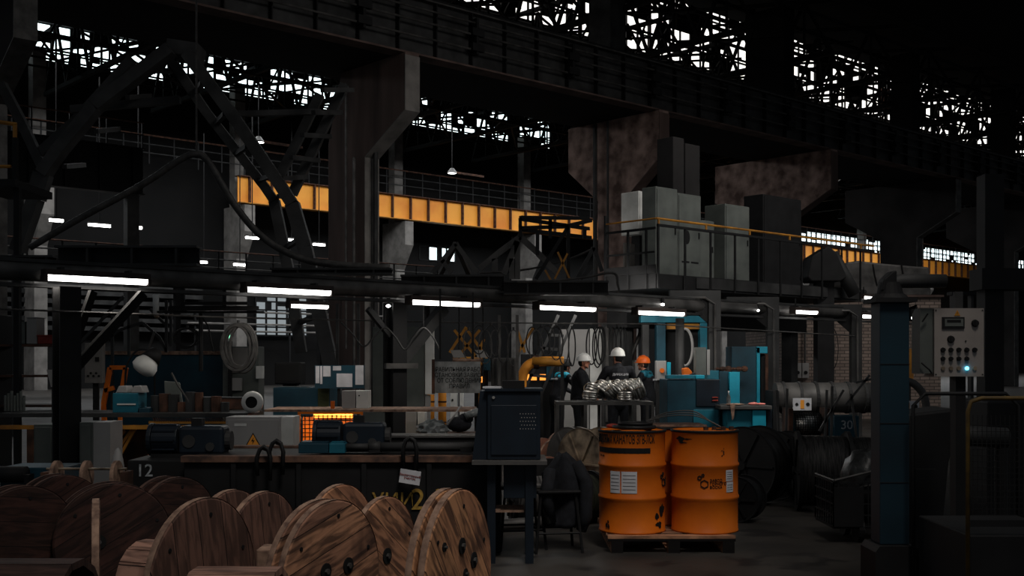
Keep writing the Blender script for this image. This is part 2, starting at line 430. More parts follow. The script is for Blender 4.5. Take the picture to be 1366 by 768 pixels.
MB().bb(0,10.6,0,.5,0,.05).bb(0,10.6,0,.5,1.9,1.95).build('flange', M_black, T)
for k in range(8): MB().bb(1.4*k+.3,1.4*k+.36,0,.2,.05,1.9).build('stiffener', M_black, T)
for z in (2.5,3.0): MB().tube([(0,.1,z),(10.6,.1,z)], .03).build('handrail', M_rust if z > 2.9 else M_black, T)
for k in range(8): MB().bb(1.5*k,1.5*k+.05,.08,.13,1.951,3.0).build('post', M_black, T)
for s, l in ((10.2,'dark steel prop under the left end of the dark ribbed girder'),(19.6,'dark steel prop under the right end of the dark ribbed girder')):
    T = hthing('steel_prop', l, 'column', s, 45.2, 0); MB().bb(-.25,.25,-.2,.2,0,8.49).build('shaft', M_steel, T); MB().bb(-.35,.35,-.3,.3,0,.1).build('base_plate', M_black, T)
T = hthing('walkway_gantry', 'reddish low walkway with railings behind the left end of the lamp beam', 'walkway', 14, 50, 5.6)
MB().bb(0,26,0,1,0,.2).build('deck', M_steel_g, T)
for z in (.5,.9,1.3): MB().tube([(0,0,z),(26,0,z)], .04).build('rail', M_steel_g if z < 1 else M_rust, T)
for k in range(18): MB().bb(1.5*k,1.5*k+.07,-.03,.03,.2,1.3).build('post', M_black, T)
for k in (2,10,18,25): MB().bb(k,k+.25,.3,.6,-5.6,0).build('leg', M_black, T)

# roof structure over the second bay
random.seed(3)
def truss():
    T = thing('roof_truss', 'dark steel lattice roof truss spanning against the daylight of the rooflights', 'roof truss', H(4,28.7,15.9), HA, 'roof trusses of the far bay')
    MB().bar((0,0,0),(0,33,0),.22).build('bottom_chord', M_truss, T)
    MB().bar((0,0,2.4),(0,8.3,3.8),.2).bar((0,8.3,3.8),(0,16.5,3.9),.2).bar((0,16.5,3.9),(0,33,3.3),.2).build('top_chord', M_truss, T)
    w = MB(); n = 11
    for k in range(n):
        y0 = 3*k; z = 2.4+min(y0+1.5,8)*.16
        w.bar((0,y0,0),(0,y0+1.5,z),.13); w.bar((0,y0+1.5,z),(0,y0+3,0),.13); w.bar((0,y0+1.5,0),(0,y0+1.5,z),.09)
    w.build('web_members', M_truss, T)
    MB().bar((0,8.3,3.9),(0,8.3,8.6),.15).bar((0,16.3,3.9),(0,16.3,8.6),.15).bar((0,8.3,8.55),(0,16.3,8.55),.15).bar((0,8.3,4),(0,12.3,8.5),.1).bar((0,16.3,4),(0,12.3,8.5),.1).build('lantern_frame', M_truss, T)
    return T
t0 = truss()
for k in range(1, 20): dup(t0, H(4+6*k,28.7,15.9))
pl = ['purlin nearest the crane girder','second purlin','third purlin','purlin along the near edge of the rooflight','purlin under the middle of the rooflight','purlin along the far edge of the rooflight','purlin beyond the rooflight','purlin near the long wall']
for (t, z), l in zip(((30,18.0),(32.5,18.3),(35,18.7),(37.1,19.2),(41,15.75),(45,19.2),(50,15.75),(56,18.6)), pl):
    MBo = MB().bb(0,130,-.06,.06,0,.18).build('roof_purlin', M_truss, None, loc=H(2,t,z), rz=HA); tag(MBo, 'long dark steel roof '+l, 'purlin')
g0 = None
for j, (t, tt, zz) in enumerate(((29.5,33,16.15),(33,37,16.15),(37,41,16.15),(41,45,16.15),(45,51,16.15),(51,57,16.15),(36,40,17.6),(40,44,17.9),(42,45,19.3),(33,38,19.0),(50,60,17.4),(57,62,18.3),(44,52,18.2))):
    w = MB(); 
    for k in range(20):
        w.bar((6*k,t-29.5,0),(6*k+6,tt-29.5,0),.1); w.bar((6*k,tt-29.5,0),(6*k+3,t-29.5,0),.1); w.bar((6*k+3,(t+tt)/2-29.5,0),(6*k+3.8,(t+tt)/2-29.5,1.6),.08)
    w.tube([(0,tt-29.5,.0),(118,tt-29.5,.0)],.06,5)
    o = w.build('roof_bracing', M_truss, None, loc=H(4,29.5,zz), rz=HA); tag(o, 'zigzag steel bracing lying between the dark roof trusses', 'bracing', 'roof bracing of the far bay')
# rust stained cladding hanging below the rooflight, a few sheets
for (s0, s1, t, z0, z1, l) in ((39,42,44.6,22.2,24.2,'brown stained curtain of sheeting over the rooflight, nearest one'),(43.5,46,44.6,21.8,24.4,'brown stained curtain of sheeting over the rooflight, second one'),(62,66,44.6,20.4,22,'orange brown sheet hanging over the rooflight beyond the steel column'),(78,84,44.6,20.6,22.4,'brown sheet hanging over the farthest visible rooflight')):
    w = MB(); n = int((s1-s0)*3)
    for k in range(n): w.bb(s0+(s1-s0)*k/n, s0+(s1-s0)*(k+.75)/n, t, t+.05+.03*(k%2), z0+.2*random.random(), z1)
    tag(w.build('roof_sheeting', M_rust, None, loc=(0,0,0), rz=HA), l, 'sheeting')
glaze(5, hs(343,63.6), hs(412,63.6), 63.8, 3.2, 5.9, E_dim, .75, 5, .35)
T = hthing('wall_pipes', 'pale straight pipes along the far wall between the two left posts', 'pipes', hs(250,62.8), 62.8, 3.4)
for z in (0,.45,1.2): MB().tube([(0,0,z),(15,0,z)], .07, 6).build('pipe', M_conc_light, T)
for x in (.5,7,14): MB().bb(x,x+.12,.08,.2,-3.4,1.3).build('support', M_black, T)
# high-bay lamps
hl = [((640,130),44,'beside the top of the brown column'),((733,153),44,'above the plastered column\'s left corbel'),((603,231),52,'above the yellow beam railing left'),((345,190),50,'over the dark girder left of the brown column'),((957,203),36,'right of the plastered column'),((1035,282),58,'low over the mezzanine railing end'),((1113,238),50,'by the tip of the third corbel'),((1283,287),52,'by the far right corbel tip'),((567,113),44,'near the tip of the brown column corbel')]
for (x, y), t, l in hl:
    s = hs(x, t); z = hz(x, y, t)
    T = hthing('high_bay_lamp', 'small bright round ceiling lamp '+l, 'lamp', s, t, z)
    MB().lathe([(0,0),(.26,0),(.22,.05),(0,.05)], 16).build('diffuser', E_small, T)
    MB().lathe([(.27,.0),(.28,.06),(.1,.3),(0,.32)], 16).build('housing', M_steel_g, T)
    MB().tube([(0,0,.3),(0,0,max(.6,16-z))], .02, 5).build('hanger', M_black, T)
    MB().bar((-.1,.15,.1),(2.6,.15,.1), .12).build('cable_tray', M_rust, T)
# strip lamps far away under the second bay
for (x0, x1, y, t, l) in ((66,84,295,50,'leftmost far strip lamp below the left corbel'),(118,147,301,52,'far strip lamp left of the hose'),(180,189,305,52,'short far strip lamp under the hose'),(328,345,318,56,'far strip lamp right of the pale edged column'),(268,276,351,56,'short far strip lamp just above the lamp beam'),(312,328,354,56,'far strip lamp between pale column and steel frame'),(384,394,321,58,'far strip lamp left of the brown column'),(418,433,327,58,'far strip lamp touching the brown column')):
    s0, s1 = hs(x0, t), hs(x1, t); z = hz(x0, y, t)
    T = hthing('strip_lamp', l, 'lamp', s0, t, z)
    MB().bb(0,s1-s0,-.06,.06,0,.12).build('tube', E_small, T); MB().bb(0,s1-s0,-.12,.12,.121,.2).build('housing', M_steel_g, T)
    MB().bb((s1-s0)/2-.02,(s1-s0)/2+.02,-.02,.02,.2,7).build('hanger', M_truss, T)

# bands of clutter on the long wall: shelving, panels and ducts (middle distance, far side)
T = hthing('wall_louvre', 'dim horizontal louvres on the far wall at the left, below the lamp beam', 'louvre', 20, 62.5, 4.5)
for k in range(7): MB().bb(0,12,.9,1.45,.5*k-1.2,.5*k-.95).build('louvre', M_steel, T)

# ------------------------------------------------------------------ steel frame at the left, hose
Y0 = 24.0
T = pt = thing('gantry_tower', 'tall dark A-shaped steel frame with laced legs in front of the brown column', 'steel frame', (P(245,0,Y0).x, Y0, 0))
def W(x, y, Y): return P(x, y, Y)-T.location
for name, pts, w in (
    ('front_leg', [(228,66),(128,142),(80,200),(58,232),(48,265),(24,335)], .36), ('front_leg', [(250,72),(310,153),(376,250),(390,272),(407,330),(438,470),(452,560)], .3)):
    b = MB()
    for p, q in zip(pts, pts[1:]): b.bar(W(*p, Y0), W(*q, Y0), w, .25)
    b.build(name, M_steel, T)
for name, pts, w in (
    ('rear_leg', [(177,78),(102,160),(52,205)], .16), ('rear_leg', [(226,76),(275,149),(354,250),(366,268),(385,361),(402,470)], .24),
    ('rear_leg', [(460,113),(432,170),(390,259)], .2), ('rear_leg', [(427,126),(400,182),(372,237)], .16), ('rear_leg', [(2,112),(30,165),(58,225)], .2)):
    b = MB()
    for p, q in zip(pts, pts[1:]): b.bar(W(*p, Y0+1.3), W(*q, Y0+1.3), w, .2)
    b.build(name, M_steel, T)
for p, q in (((205,95),(228,95)),((170,130),(200,128)),((128,175),(158,172)),((86,222),(112,220)),((430,120),(470,120)),((418,150),(455,150)),((403,180),(440,182)),((388,210),(425,214)),((375,238),(408,236)),
    ((270,110),(262,122)),((300,152),(288,165)),((330,195),(315,205)),((360,235),(345,240)),((380,262),(372,262)),((398,320),(382,330)),((415,370),(395,385)),((425,420),(400,430))): MB().bar(W(*p, Y0+.1), W(*q, Y0+1.3), .1).build('lacing', M_steel, T)
MB().bar(W(315,152,Y0+.6), W(428,149,Y0+.6), .12).build('tie_beam', M_steel, T); MB().bar(W(95,146,Y0+.6), W(240,133,Y0+.6), .16).build('tie_beam', M_steel, T)
MB().bar(W(228,66,Y0+.6), W(268,72,Y0+.6), .7, .3).build('apex_plate', M_steel, T)
MB().cyl(W(22,340,Y0), W(22,340,Y0)*1+Vector((0,0,-W(22,340,Y0).z)), .1).cyl(W(452,558,Y0), Vector((W(452,558,Y0).x,0,0)), .12).build('foot_post', M_steel, T)
Yh = 21
def smooth_pts(pts, n=6):
    out = []
    m = len(pts)
    for i in range(m-1):
        p0 = pts[max(i-1,0)]; p1 = pts[i]; p2 = pts[i+1]; p3 = pts[min(i+2,m-1)]
        for k in range(n):
            t = k/n
            out.append(tuple(.5*((2*b)+(-a+c)*t+(2*a-5*b+4*c-d)*t*t+(-a+3*b-3*c+d)*t**3) for a, b, c, d in zip(p0,p1,p2,p3)))
    out.append(tuple(pts[-1])); return out
hp = smooth_pts([(40,330),(105,292),(190,246),(240,213),(262,206),(278,216),(312,272),(350,316),(395,342),(440,352),(520,357)])
T = thing('rubber_hose', 'thick grey hose hanging in a peak left of the brown column', 'hose', P(262,206,Yh))
MB().tube([P(x,y,Yh)-T.location for x, y in hp], .065, 8).build('outer_hose', M_cable, T, True)
MB().tube([P(x,y-3,Yh+.1)-T.location for x, y in hp[5:40]], .02, 6).build('thin_cable', M_cable, T, True)
MB().tube([(0,0,0),(0,0,4.6)], .02, 5).build('hanger', M_cable, T)
T = thing('gantry_platform', 'corner of a dark platform with a yellow handrail at the left edge', 'platform', P(-10,250,16))
w = lambda x,y,Y: P(x,y,Y)-T.location
MB().tube([w(-20,160,16),w(22,166,16)], .03).tube([w(20,166,16),w(20,184,16)],.03).tube([w(-20,222,16),w(15,222,16)],.025).build('handrail', M_yeldirt, T)
MB().bb(w(-40,0,16).x,w(24,0,16).x,-.1,1.2,w(0,250,16).z,w(0,240,16).z).build('deck', M_black, T)
MB().bb(w(18,0,16).x,w(24,0,16).x,-.05,0.02,w(0,240,16).z,w(0,184,16).z).bb(w(18,0,16).x,w(25,0,16).x,0,.1,-P(0,250,16).z,w(0,250,16).z).build('post', M_black, T)
# ------------------------------------------------------------------ lamp beam and its posts
TL = 13.0
T = hthing('lamp_beam', 'long grey steel tube beam carrying the strip lamps across the whole hall', 'beam', -2, TL+.12, 2.62)
MB().tube([(0,.06,0.02),(28.5,.06,0.02)], .115, 14).build('tube', M_steel_g, T, True)
MB().bb(0,28.5,-.02,.14,.12,.16).bb(0,28.5,-.02,.14,-.16,-.12).build('flange', M_steel, T)
def lampfix(s, t, z, L, label, name='strip_lamp'):
    T = hthing('strip_lamp', label, 'lamp', s, t, z, 'strip lamps under the lamp beam')
    b = MB(); r = .055
    pr = [(r*math.cos(a), r*.8*math.sin(a)) for a in [math.pi+math.pi*i/8 for i in range(9)]]+[(r,.02),(-r,.02)]
    b.prism([(p[0], p[1]) for p in pr], 'YZ', 0.03, L-.03).build('tube', E_lamp, T)
    MB().bb(0,L,-.075,.075,.021,.085).bb(-.01,.03,-.07,.07,-.05,.02).bb(L-.03,L+.01,-.07,.07,-.05,.02).build('housing', M_housing, T)
    MB().bb(.2,.24,0,.2,.085,.12).bb(L-.24,L-.2,0,.2,.085,.12).build('bracket', M_steel, T)
    if label.find('distant') >= 0 or label.find('under the grey') >= 0 or label.find('farther') >= 0: MB().bb(.1,.12,-.01,.01,.085,.26).build('hanger', M_black, T)
    return T
LN = ['leftmost and largest strip lamp, left of the pale column', 'second strip lamp from the left, under the steel frame', 'third large strip lamp, left of the frame on the beam', 'fourth strip lamp, over the hanging wire loops', 'fifth strip lamp, over the man in the orange helmet']
for i, (x0, x1, y) in enumerate(((55,195,369),(321,438,385),(541,636,402),(711,790,409),(843,908,416))):
    s0, s1 = hs(x0, TL), hs(x1, TL); lampfix(s0, TL-.06, hz(x0, y, TL), s1-s0, LN[i])
lampfix(hs(384,18), 18, hz(384,407,18), hs(438,18)-hs(384,18), 'thin strip lamp just below the second one, farther back')
lampfix(hs(1057,12.9), 12.9, hz(1057,415,12.9), hs(1089,12.9)-hs(1057,12.9), 'small distant strip lamp left of the grey hood')
lampfix(hs(1149,15), 15, hz(1149,396,15), hs(1178,15)-hs(1149,15), 'small strip lamp under the grey hood by the dark pillar')
lampfix(hs(1146,12.9), 12.9, hz(1146,421,12.9), hs(1164,12.9)-hs(1146,12.9), 'shortest distant strip lamp against the brick booth')
for x, y, Y, l in ((884,406,20,'tiny bright bulb above the fifth strip lamp'),(1011,414,22,'tiny bulb on the beam right of the first portal'),(1220,424,12,'round bulb between the dark pillar and the control box'),(518,408,17,'tiny bulb under the lamp beam above the black post')):
    T = thing('bulb', l, 'lamp', P(x,y,Y)); MB().sph((0,0,0),(.035,.035,.022)).build('globe', E_small, T, True); MB().cyl((0,0,.025),(0,0,.12),.03).build('socket', M_black, T)
# strong dark posts
def post(x, Y, w, ztop, label, foot=True):
    T = thing('steel_post', label, 'post', (P(x,0,Y).x, Y, 0), HA)
    MB().bb(-w/2,w/2,-w/2,-w/2+.03,0,ztop).bb(-w/2,w/2,w/2-.03,w/2,0,ztop).bb(-.02,.02,-w/2+.03,w/2-.03,0,ztop).build('shaft', M_black, T)
    MB().bb(-w*.7,w*.7,-w*.7,w*.7,0,.03).build('base_plate', M_black, T)
    return T
T = post(89, 12.8, .24, 2.46, 'broad black steel post at the left under the first lamp')
MB().bar((.3,-.0,2.42),(.0,-.02,1.6),.08).bar((.9,0,2.42),(.06,0,1.5),.1).build('knee_brace', M_truss, T)
T = post(527, 17.2, .26, 2.5, 'black steel post in front of the grey cabinets in the middle')
MB().bar((.1,0,1.6),(.95,0,2.45),.16).bar((-.1,0,2.0),(-.5,0,2.4),.08).build('knee_brace', M_steel, T)
MB().bb(-.3,.3,-.19,-.14,1.5,1.58).build('bracket_plate', M_steel_g, T)
T = thing('steel_post', 'tall dark round column behind the teal machine', 'post', (P(907,0,20.8).x, 20.8, 0))
MB().cyl((0,0,0),(0,0,2.4),.08,n=20).build('shaft', M_steel, T, True); MB().cyl((0,0,0),(0,0,.04),.2).build('base_plate', M_black, T)
for x, Y, xl, ytop, l in ((953,20.9,893,399,'black cantilever frame left of the teal cabinet'),(1031,22.2,968,407,'black cantilever frame right of the teal cabinet'),(1142,24.2,1085,416,'black cantilever frame in front of the brick booth')):
    zt = P(0,ytop,Y).z; T = thing('cantilever_frame', l, 'steel frame', (P(x,0,Y).x, Y, 0))
    xx = P(xl,0,Y).x-T.location.x
    MB().bb(-.12,.1,-.1,.1,0,zt).build('post', M_steel, T)
    MB().bb(xx,.1,-.1,.1,zt+.001,zt+.16).build('arm', M_steel, T)
    MB().prism([(-.12,zt-.02),(-.12,zt-.45),(-.62,zt-.02)],'XZ',-.03,.03).build('gusset', M_black, T)
    MB().tube([(xx+.1,-.16,zt+.02),(-.2,-.16,zt+.02),(-.02,-.16,zt-.1),(0,-.16,.4)], .025).build('conduit', M_steel_g, T)
# dark I-beams lying over the lamp beam
def ibeam(x0, x1, y0, y1, Y, label, dy=.3):
    a = P(x0,y1,Y); b_ = P(x1,y0,Y); T = thing('steel_beam', label, 'beam', a)
    Lx = b_.x-a.x; h = b_.z-a.z
    MB().bb(0,Lx,dy/2-.02,dy/2+.02,.03,h-.03).build('web', M_black, T)
    MB().bb(0,Lx,0,dy,0,.03).bb(0,Lx,0,dy,h-.03,h).build('flange', M_steel, T)
    for k in range(3): MB().bb(Lx*(k+.7)/3.2,Lx*(k+.7)/3.2+.03,.02,dy/2-.02,.03,h-.03).build('stiffener', M_steel, T)
    return T
ibeam(72,262,327,354,14.3,'dark steel beam above the leftmost lamp')
ibeam(0,70,340,352,15,'short dark steel beam at the left edge above the lamp beam')
ibeam(534,672,366,391,17.4,'dark steel beam with rusty top left of the fourth lamp')
ibeam(672,812,374,393,17.2,'dark steel beam above the fourth lamp')
ibeam(360,522,357,366,17.6,'thin dark beam at the foot of the brown column')
# bars and cages standing on the beams
def barset(name, label, cat, Y, lines, w, m, dY=0, z0=None, part='bar'):
    x0 = sum(p[0] for l in lines for p in l)/sum(len(l) for l in lines); y0 = max(p[1] for l in lines for p in l)
    T = thing(name, label, cat, P(x0, y0, Y))
    for l in lines:
        b = MB()
        for i in range(len(l)-1): b.bar(P(l[i][0], l[i][1], Y+(l[i][2] if len(l[i]) > 2 else 0))-T.location, P(l[i+1][0], l[i+1][1], Y+(l[i+1][2] if len(l[i+1]) > 2 else 0))-T.location, w)
        b.build(part, m, T)
    return T
barset('steel_trestle','grey steel A-trestle on the beam, below the middle of the yellow beam','trestle',17.55,[[(608,325),(577,364)],[(608,325),(637,364)],[(608,325),(588,364,.8)],[(608,325),(625,364,.8)],[(590,347),(602,364)]],.07,M_steel_g)
barset('steel_trestle','larger steel trestle with arched top right of the A-trestle','trestle',17.5,[[(640,358),(668,335),(694,316),(715,335),(745,366)],[(690,322),(672,366)],[(690,322),(690,372)],[(683,345),(683,372)],[(660,345),(660,363)]],.09,M_steel_g)
barset('guard_cage','black railing cage in front of the right end of the yellow beam','railing',17.4,[[(694,291),(694,316)],[(694,292),(758,301),(788,294,1)],[(694,304),(758,302)],[(758,302),(758,372)],[(694,306),(788,317,1)],[(717,309),(717,340)],[(734,292),(734,318)],[(780,306),(780,318)],[(758,302),(715,372)],[(694,290),(785,291,1)],[(758,301),(785,305,1)]],.055,M_black)
barset('brace_rods','crossed rusty rods below the railing cage','rods',17.35,[[(744,336),(760,372)],[(757,338),(740,372)],[(727,360),(735,374)]],.03,M_yeldirt)
barset('steel_trestle','thin trestle bars at the foot of the plastered column','trestle',17.35,[[(792,330),(770,372)],[(792,330),(803,362)],[(790,355),(775,372)]],.06,M_steel)
T = thing('sling_rope', 'pale slack rope strung over the dark beams', 'rope', P(700,360,18.3))
MB().tube([P(x,y,18.2)-T.location for x, y in smooth_pts([(640,364),(680,362),(720,356),(760,345),(790,332)])], .018).build('rope', M_cable, T)
MB().tube([P(x,y,16.9)-T.location for x, y in smooth_pts([(690,376),(740,374),(780,370),(818,364),(824,380),(826,390)])], .02).build('rope_end', M_cable, T)
T = thing('tie_wire', 'long thin wire stretched under the lamp beam', 'wire', P(0,412,14))
MB().tube([P(0,412,11.8)-T.location, P(300,423,15)-T.location, P(600,430,19)-T.location, P(870,432,19.2)-T.location, P(1140,448,24)-T.location], .012, 5).build('wire', M_cable, T)
T = thing('festoon_cable', 'slack cable hanging in waves under the lamp beam in the middle', 'cable', P(500,430,17))
MB().tube([P(x,y,16.6)-T.location for x, y in smooth_pts([(455,430),(470,445),(485,462),(500,448),(514,437),(528,450),(540,466),(552,450),(565,437),(578,450),(588,470)])], .014).build('cable', M_steel, T)
for x, y in ((455,430),(514,437),(565,437)): MB().tube([P(x,y,16.6)-T.location, P(x,396,16.6)-T.location], .006).build('hanger', M_black, T)

# ------------------------------------------------------------------ mezzanine
T = hthing('mezzanine', 'dark raised platform with black railings and a yellow top rail', 'platform', 17.6, 15.07, 3.1)
MB().bb(0,1.3,0,1.4,0,.3).bb(1.3,8.1,0,2.7,0,.3).build('deck', M_black, T)
MB().bb(1.3,8.1,-.03,-.01,.05,.28).build('edge_plate', M_steel, T)
MB().bb(.9,7.9,1.6,2.2,-.75,-.001).build('concrete_upstand', M_black, T)
for x in (1.0,4.2,7.5): MB().bb(x,x+.3,1.8,2.1,-3.1,-.75).build('leg', M_steel, T)
b = MB()
for k in range(10): MB().bb(k*.86,k*.86+.05,-.06,-.031,0,1.26).build('baluster', M_black, T)
MB().bb(0,8.4,-.075,-.02,1.26,1.31).build('top_rail', M_black, T)
MB().tube([(-.03,-.04,1.42),(8.4,-.04,1.42)], .025).build('hand_rail', M_yeldirt, T)
for k in range(6): MB().bb(.02+k*1.55,.06+k*1.55,-.06,-.03,1.31,1.42).build('rail_spacer', M_yeldirt, T)
MB().bb(-.05,-.02,-.03,1.4,1.2,1.25).bb(-.05,-.02,0,1.4,.72,.76).bb(-.05,-.02,-.03,1.4,.3,.48).build('side_rail', M_black, T)
for y in (0.2,.7,1.35): MB().bb(-.06,-.02,y,y+.04,0,1.6 if y > 1 else 1.25).build('side_post', M_black, T)
MB().tube([(-.03,-.04,1.42),(-.03,1.4,1.42)], .02).build('side_hand_rail', M_yeldirt, T)
def mcab(label, s0, s1, t, dt, z0, z1, m, hand=True, cat='cabinet'):
    T = hthing('electrical_cabinet', label, cat, s0, t, z0)
    L, hh = s1-s0, z1-z0
    MB().bb(0,L,0,dt,0,hh).build('body', m, T, bevel=.012)
    if hand:
        MB().bb(.03,L-.03,-.02,-.001,.1,hh-.05).build('door', m, T, bevel=.006)
        MB().bb(L-.12,L-.09,-.04,-.02,hh*.5,hh*.5+.14).build('handle', M_black, T)
    return T
c1 = mcab('tall grey green cabinet, left of the pair behind the railing corner', 18.92, 19.66, 16.2, .4, 3.401, 5.45, M_greyd)
c2 = mcab('tall grey green cabinet with a dark stain, right of the pair behind the railing corner', 19.67, 20.5, 16.2, .4, 3.401, 5.38, M_greyd)
MB().sph((.3,-.03,1.0),(.1,.01,.16)).build('stain', M_black, c2)
for x in (.12,.45): MB().bb(x,x+.26,-.026,-.021,.42,.46).build('vent', M_black, c2)
mcab('dull cabinet with a dark side panel, behind the middle of the railing', 21.4, 22.35, 16.2, .6, 3.401, 5.3, M_greyd)
mcab('black cabinet at the right part of the mezzanine', 23.9, 25.6, 16.9, .6, 3.401, 5.85, M_black)
mcab('tall grey duct box rising above the pair of cabinets, left one', 20.6, 21.0, 17.1, .5, 3.401, 6.9, M_wall, False, 'duct')
mcab('tall grey duct box rising above the pair of cabinets, right one', 21.05, 21.6, 17.1, .5, 3.401, 6.8, M_wall, False, 'duct')
mcab('low dull cabinet with three small knobs on top between the big cabinets', 20.56, 21.38, 16.5, .45, 3.401, 4.9, M_greyd)
T = hthing('switch_box', 'white square switch box on the plastered column', 'switch box', hs(852,17.3), 17.3, hz(852,312,17.3))
MB().bb(0,.5,0,.55,0,1.0).build('body', M_white, T, bevel=.015); MB().bb(.03,.47,-.02,-.001,.03,.97).build('door', M_white, T, bevel=.005)
MB().bb(.2,.3,.15,.4,-1.8,-.001).build('stand', M_steel, T)
MB().bb(.42,.44,-.035,-.021,.45,.52).build('handle', M_black, T)
T = hthing('notice_board', 'pale square board behind the railing, under the white switch box', 'board', hs(833,17.6), 17.6, 3.6)
MB().bb(0,.45,0,.04,0,.75).build('board', M_conc_light, T); MB().bb(.2,.25,.041,.09,-.2,.75).build('stake', M_black, T)
T = thing('crane_nose', 'dark machine nose at the right end of the mezzanine railing', 'machine', P(1105,375,27))
w = lambda x,y,Y: P(x,y,Y)-T.location
MB().prism([(-.5,.1),(-.4,.6),(.0,.85),(.2,.7),(.45,.1),(.3,0),(-.4,0)],'XZ',0,.8).build('hood', M_black, T, bevel=.03)
MB().cyl((.2,.4,.7),(.75,.4,-.3),.16).build('chute', M_steel, T, True)
MB().bb(-.2,.2,.2,.6,-P(0,375,27).z,-.001).build('leg', M_black, T)

# ------------------------------------------------------------------ brick booth, hood
M_brick = brickmat('brick', col(138,122,112), col(112,98,90), col(74,66,62), 1, .26, .09)
T = thing('brick_booth', 'long brown brick booth at the right behind the cable reels', 'building', (P(1045,0,31).x, 31, 0))
w1 = P(1255,0,31).x-T.location.x
MB().bb(0,w1,0,5,0,3.36).build('wall', M_brick, T); MB().bb(-.05,w1+.05,-.1,5.1,3.361,3.42).build('roof_edge', M_conc, T)
T = thing('machine_hood', 'grey folded sheet hood on the brick booth roof', 'hood', (P(1130,0,31).x, 31.6, 3.421))
MB().prism([(0,.65),(.15,.95),(.5,1.0),(1.2,.92),(1.9,.86),(2.5,.82),(2.55,0),(.6,0),(.1,.3)],'XZ',0,1.8).build('cover', M_steel_g, T, bevel=.05)
for x in (.9,1.7): MB().tube([(x,-.01,.9),(x+.05,-.02,.6),(x+.12,-.01,.3)], .02).build('seam', M_black, T)
for x0,x1,y0,y1,l in ((1058,1068,484,504,'grey wall switch box on the brick booth, left of a pair'),(1069,1078,484,504,'pale wall switch box on the brick booth, right of a pair')):
    a = P(x0,y1,30.9); b_ = P(x1,y0,30.9); T = thing('switch_box', l, 'switch box', a)
    MB().bb(0,b_.x-a.x,-.1,.098,0,b_.z-a.z).build('body', M_grey, T, bevel=.01); MB().cyl(((b_.x-a.x)/2,-.12,.15),((b_.x-a.x)/2,-.1,.15),.05).build('knob', M_black, T)
    MB().tube([((b_.x-a.x)/2,-.02,b_.z-a.z),((b_.x-a.x)/2,-.02,b_.z-a.z+1.1)],.03).build('conduit', M_steel_g, T)
T = thing('cable_loops', 'loops of thin cable hanging on the brick wall left of the dark pillar', 'cable', P(1105,465,30.8))
for a, r in ((0,.3),(.08,.35),(-.06,.27)): MB().torus((a,0,0), r, .012, 24, 5, None, .55, 1.7).build('loop', M_rubber, T)
MB().cyl((0,.0,.55),(0,.2,.55),.02).build('hook', M_steel, T)
T = thing('warning_sign', 'bright yellow panel leaning right of the dark pillar against the brick booth', 'panel', P(1208,505,28))
MB().bb(0,.2,0,.05,0,.75).build('panel', M_yeldirt, T); MB().bb(.05,.15,.051,.1,-P(0,505,28).z,.6).build('stake', M_black, T)
# ------------------------------------------------------------------ wooden cable reels
WD = [plank('boards_light', R(35), .15, col(186,134,100), col(150,106,82), col(62,44,38)),
      plank('boards_level', R(-14), .17, col(186,136,104), col(140,102,84), col(54,40,36)),
      plank('boards_steep', R(50), .14, col(196,142,102), col(166,116,86), col(66,48,42)),
      plank('boards_dark', R(-30), .17, col(70,46,40), col(56,39,34), col(34,25,23)),  # dark boards, staves and edges carry the fainter light on the left reels
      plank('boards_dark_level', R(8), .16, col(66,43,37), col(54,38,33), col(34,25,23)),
      plank('boards_plain', R(80), .2, col(118,86,74), col(100,74,64), col(66,49,43))]
M_stave = plank('barrel_staves', 0, .09, col(170,130,112), col(140,104,90), col(90,68,60), 'XY')
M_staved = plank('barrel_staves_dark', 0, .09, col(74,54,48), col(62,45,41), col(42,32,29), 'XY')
M_edge = mat('sawn_edge', col(160,130,110), .85, 0, col(96,74,64), 14, 5)
M_edged = mat('sawn_edge_dark', col(90,66,56), .85, 0, col(52,38,34), 14, 5)
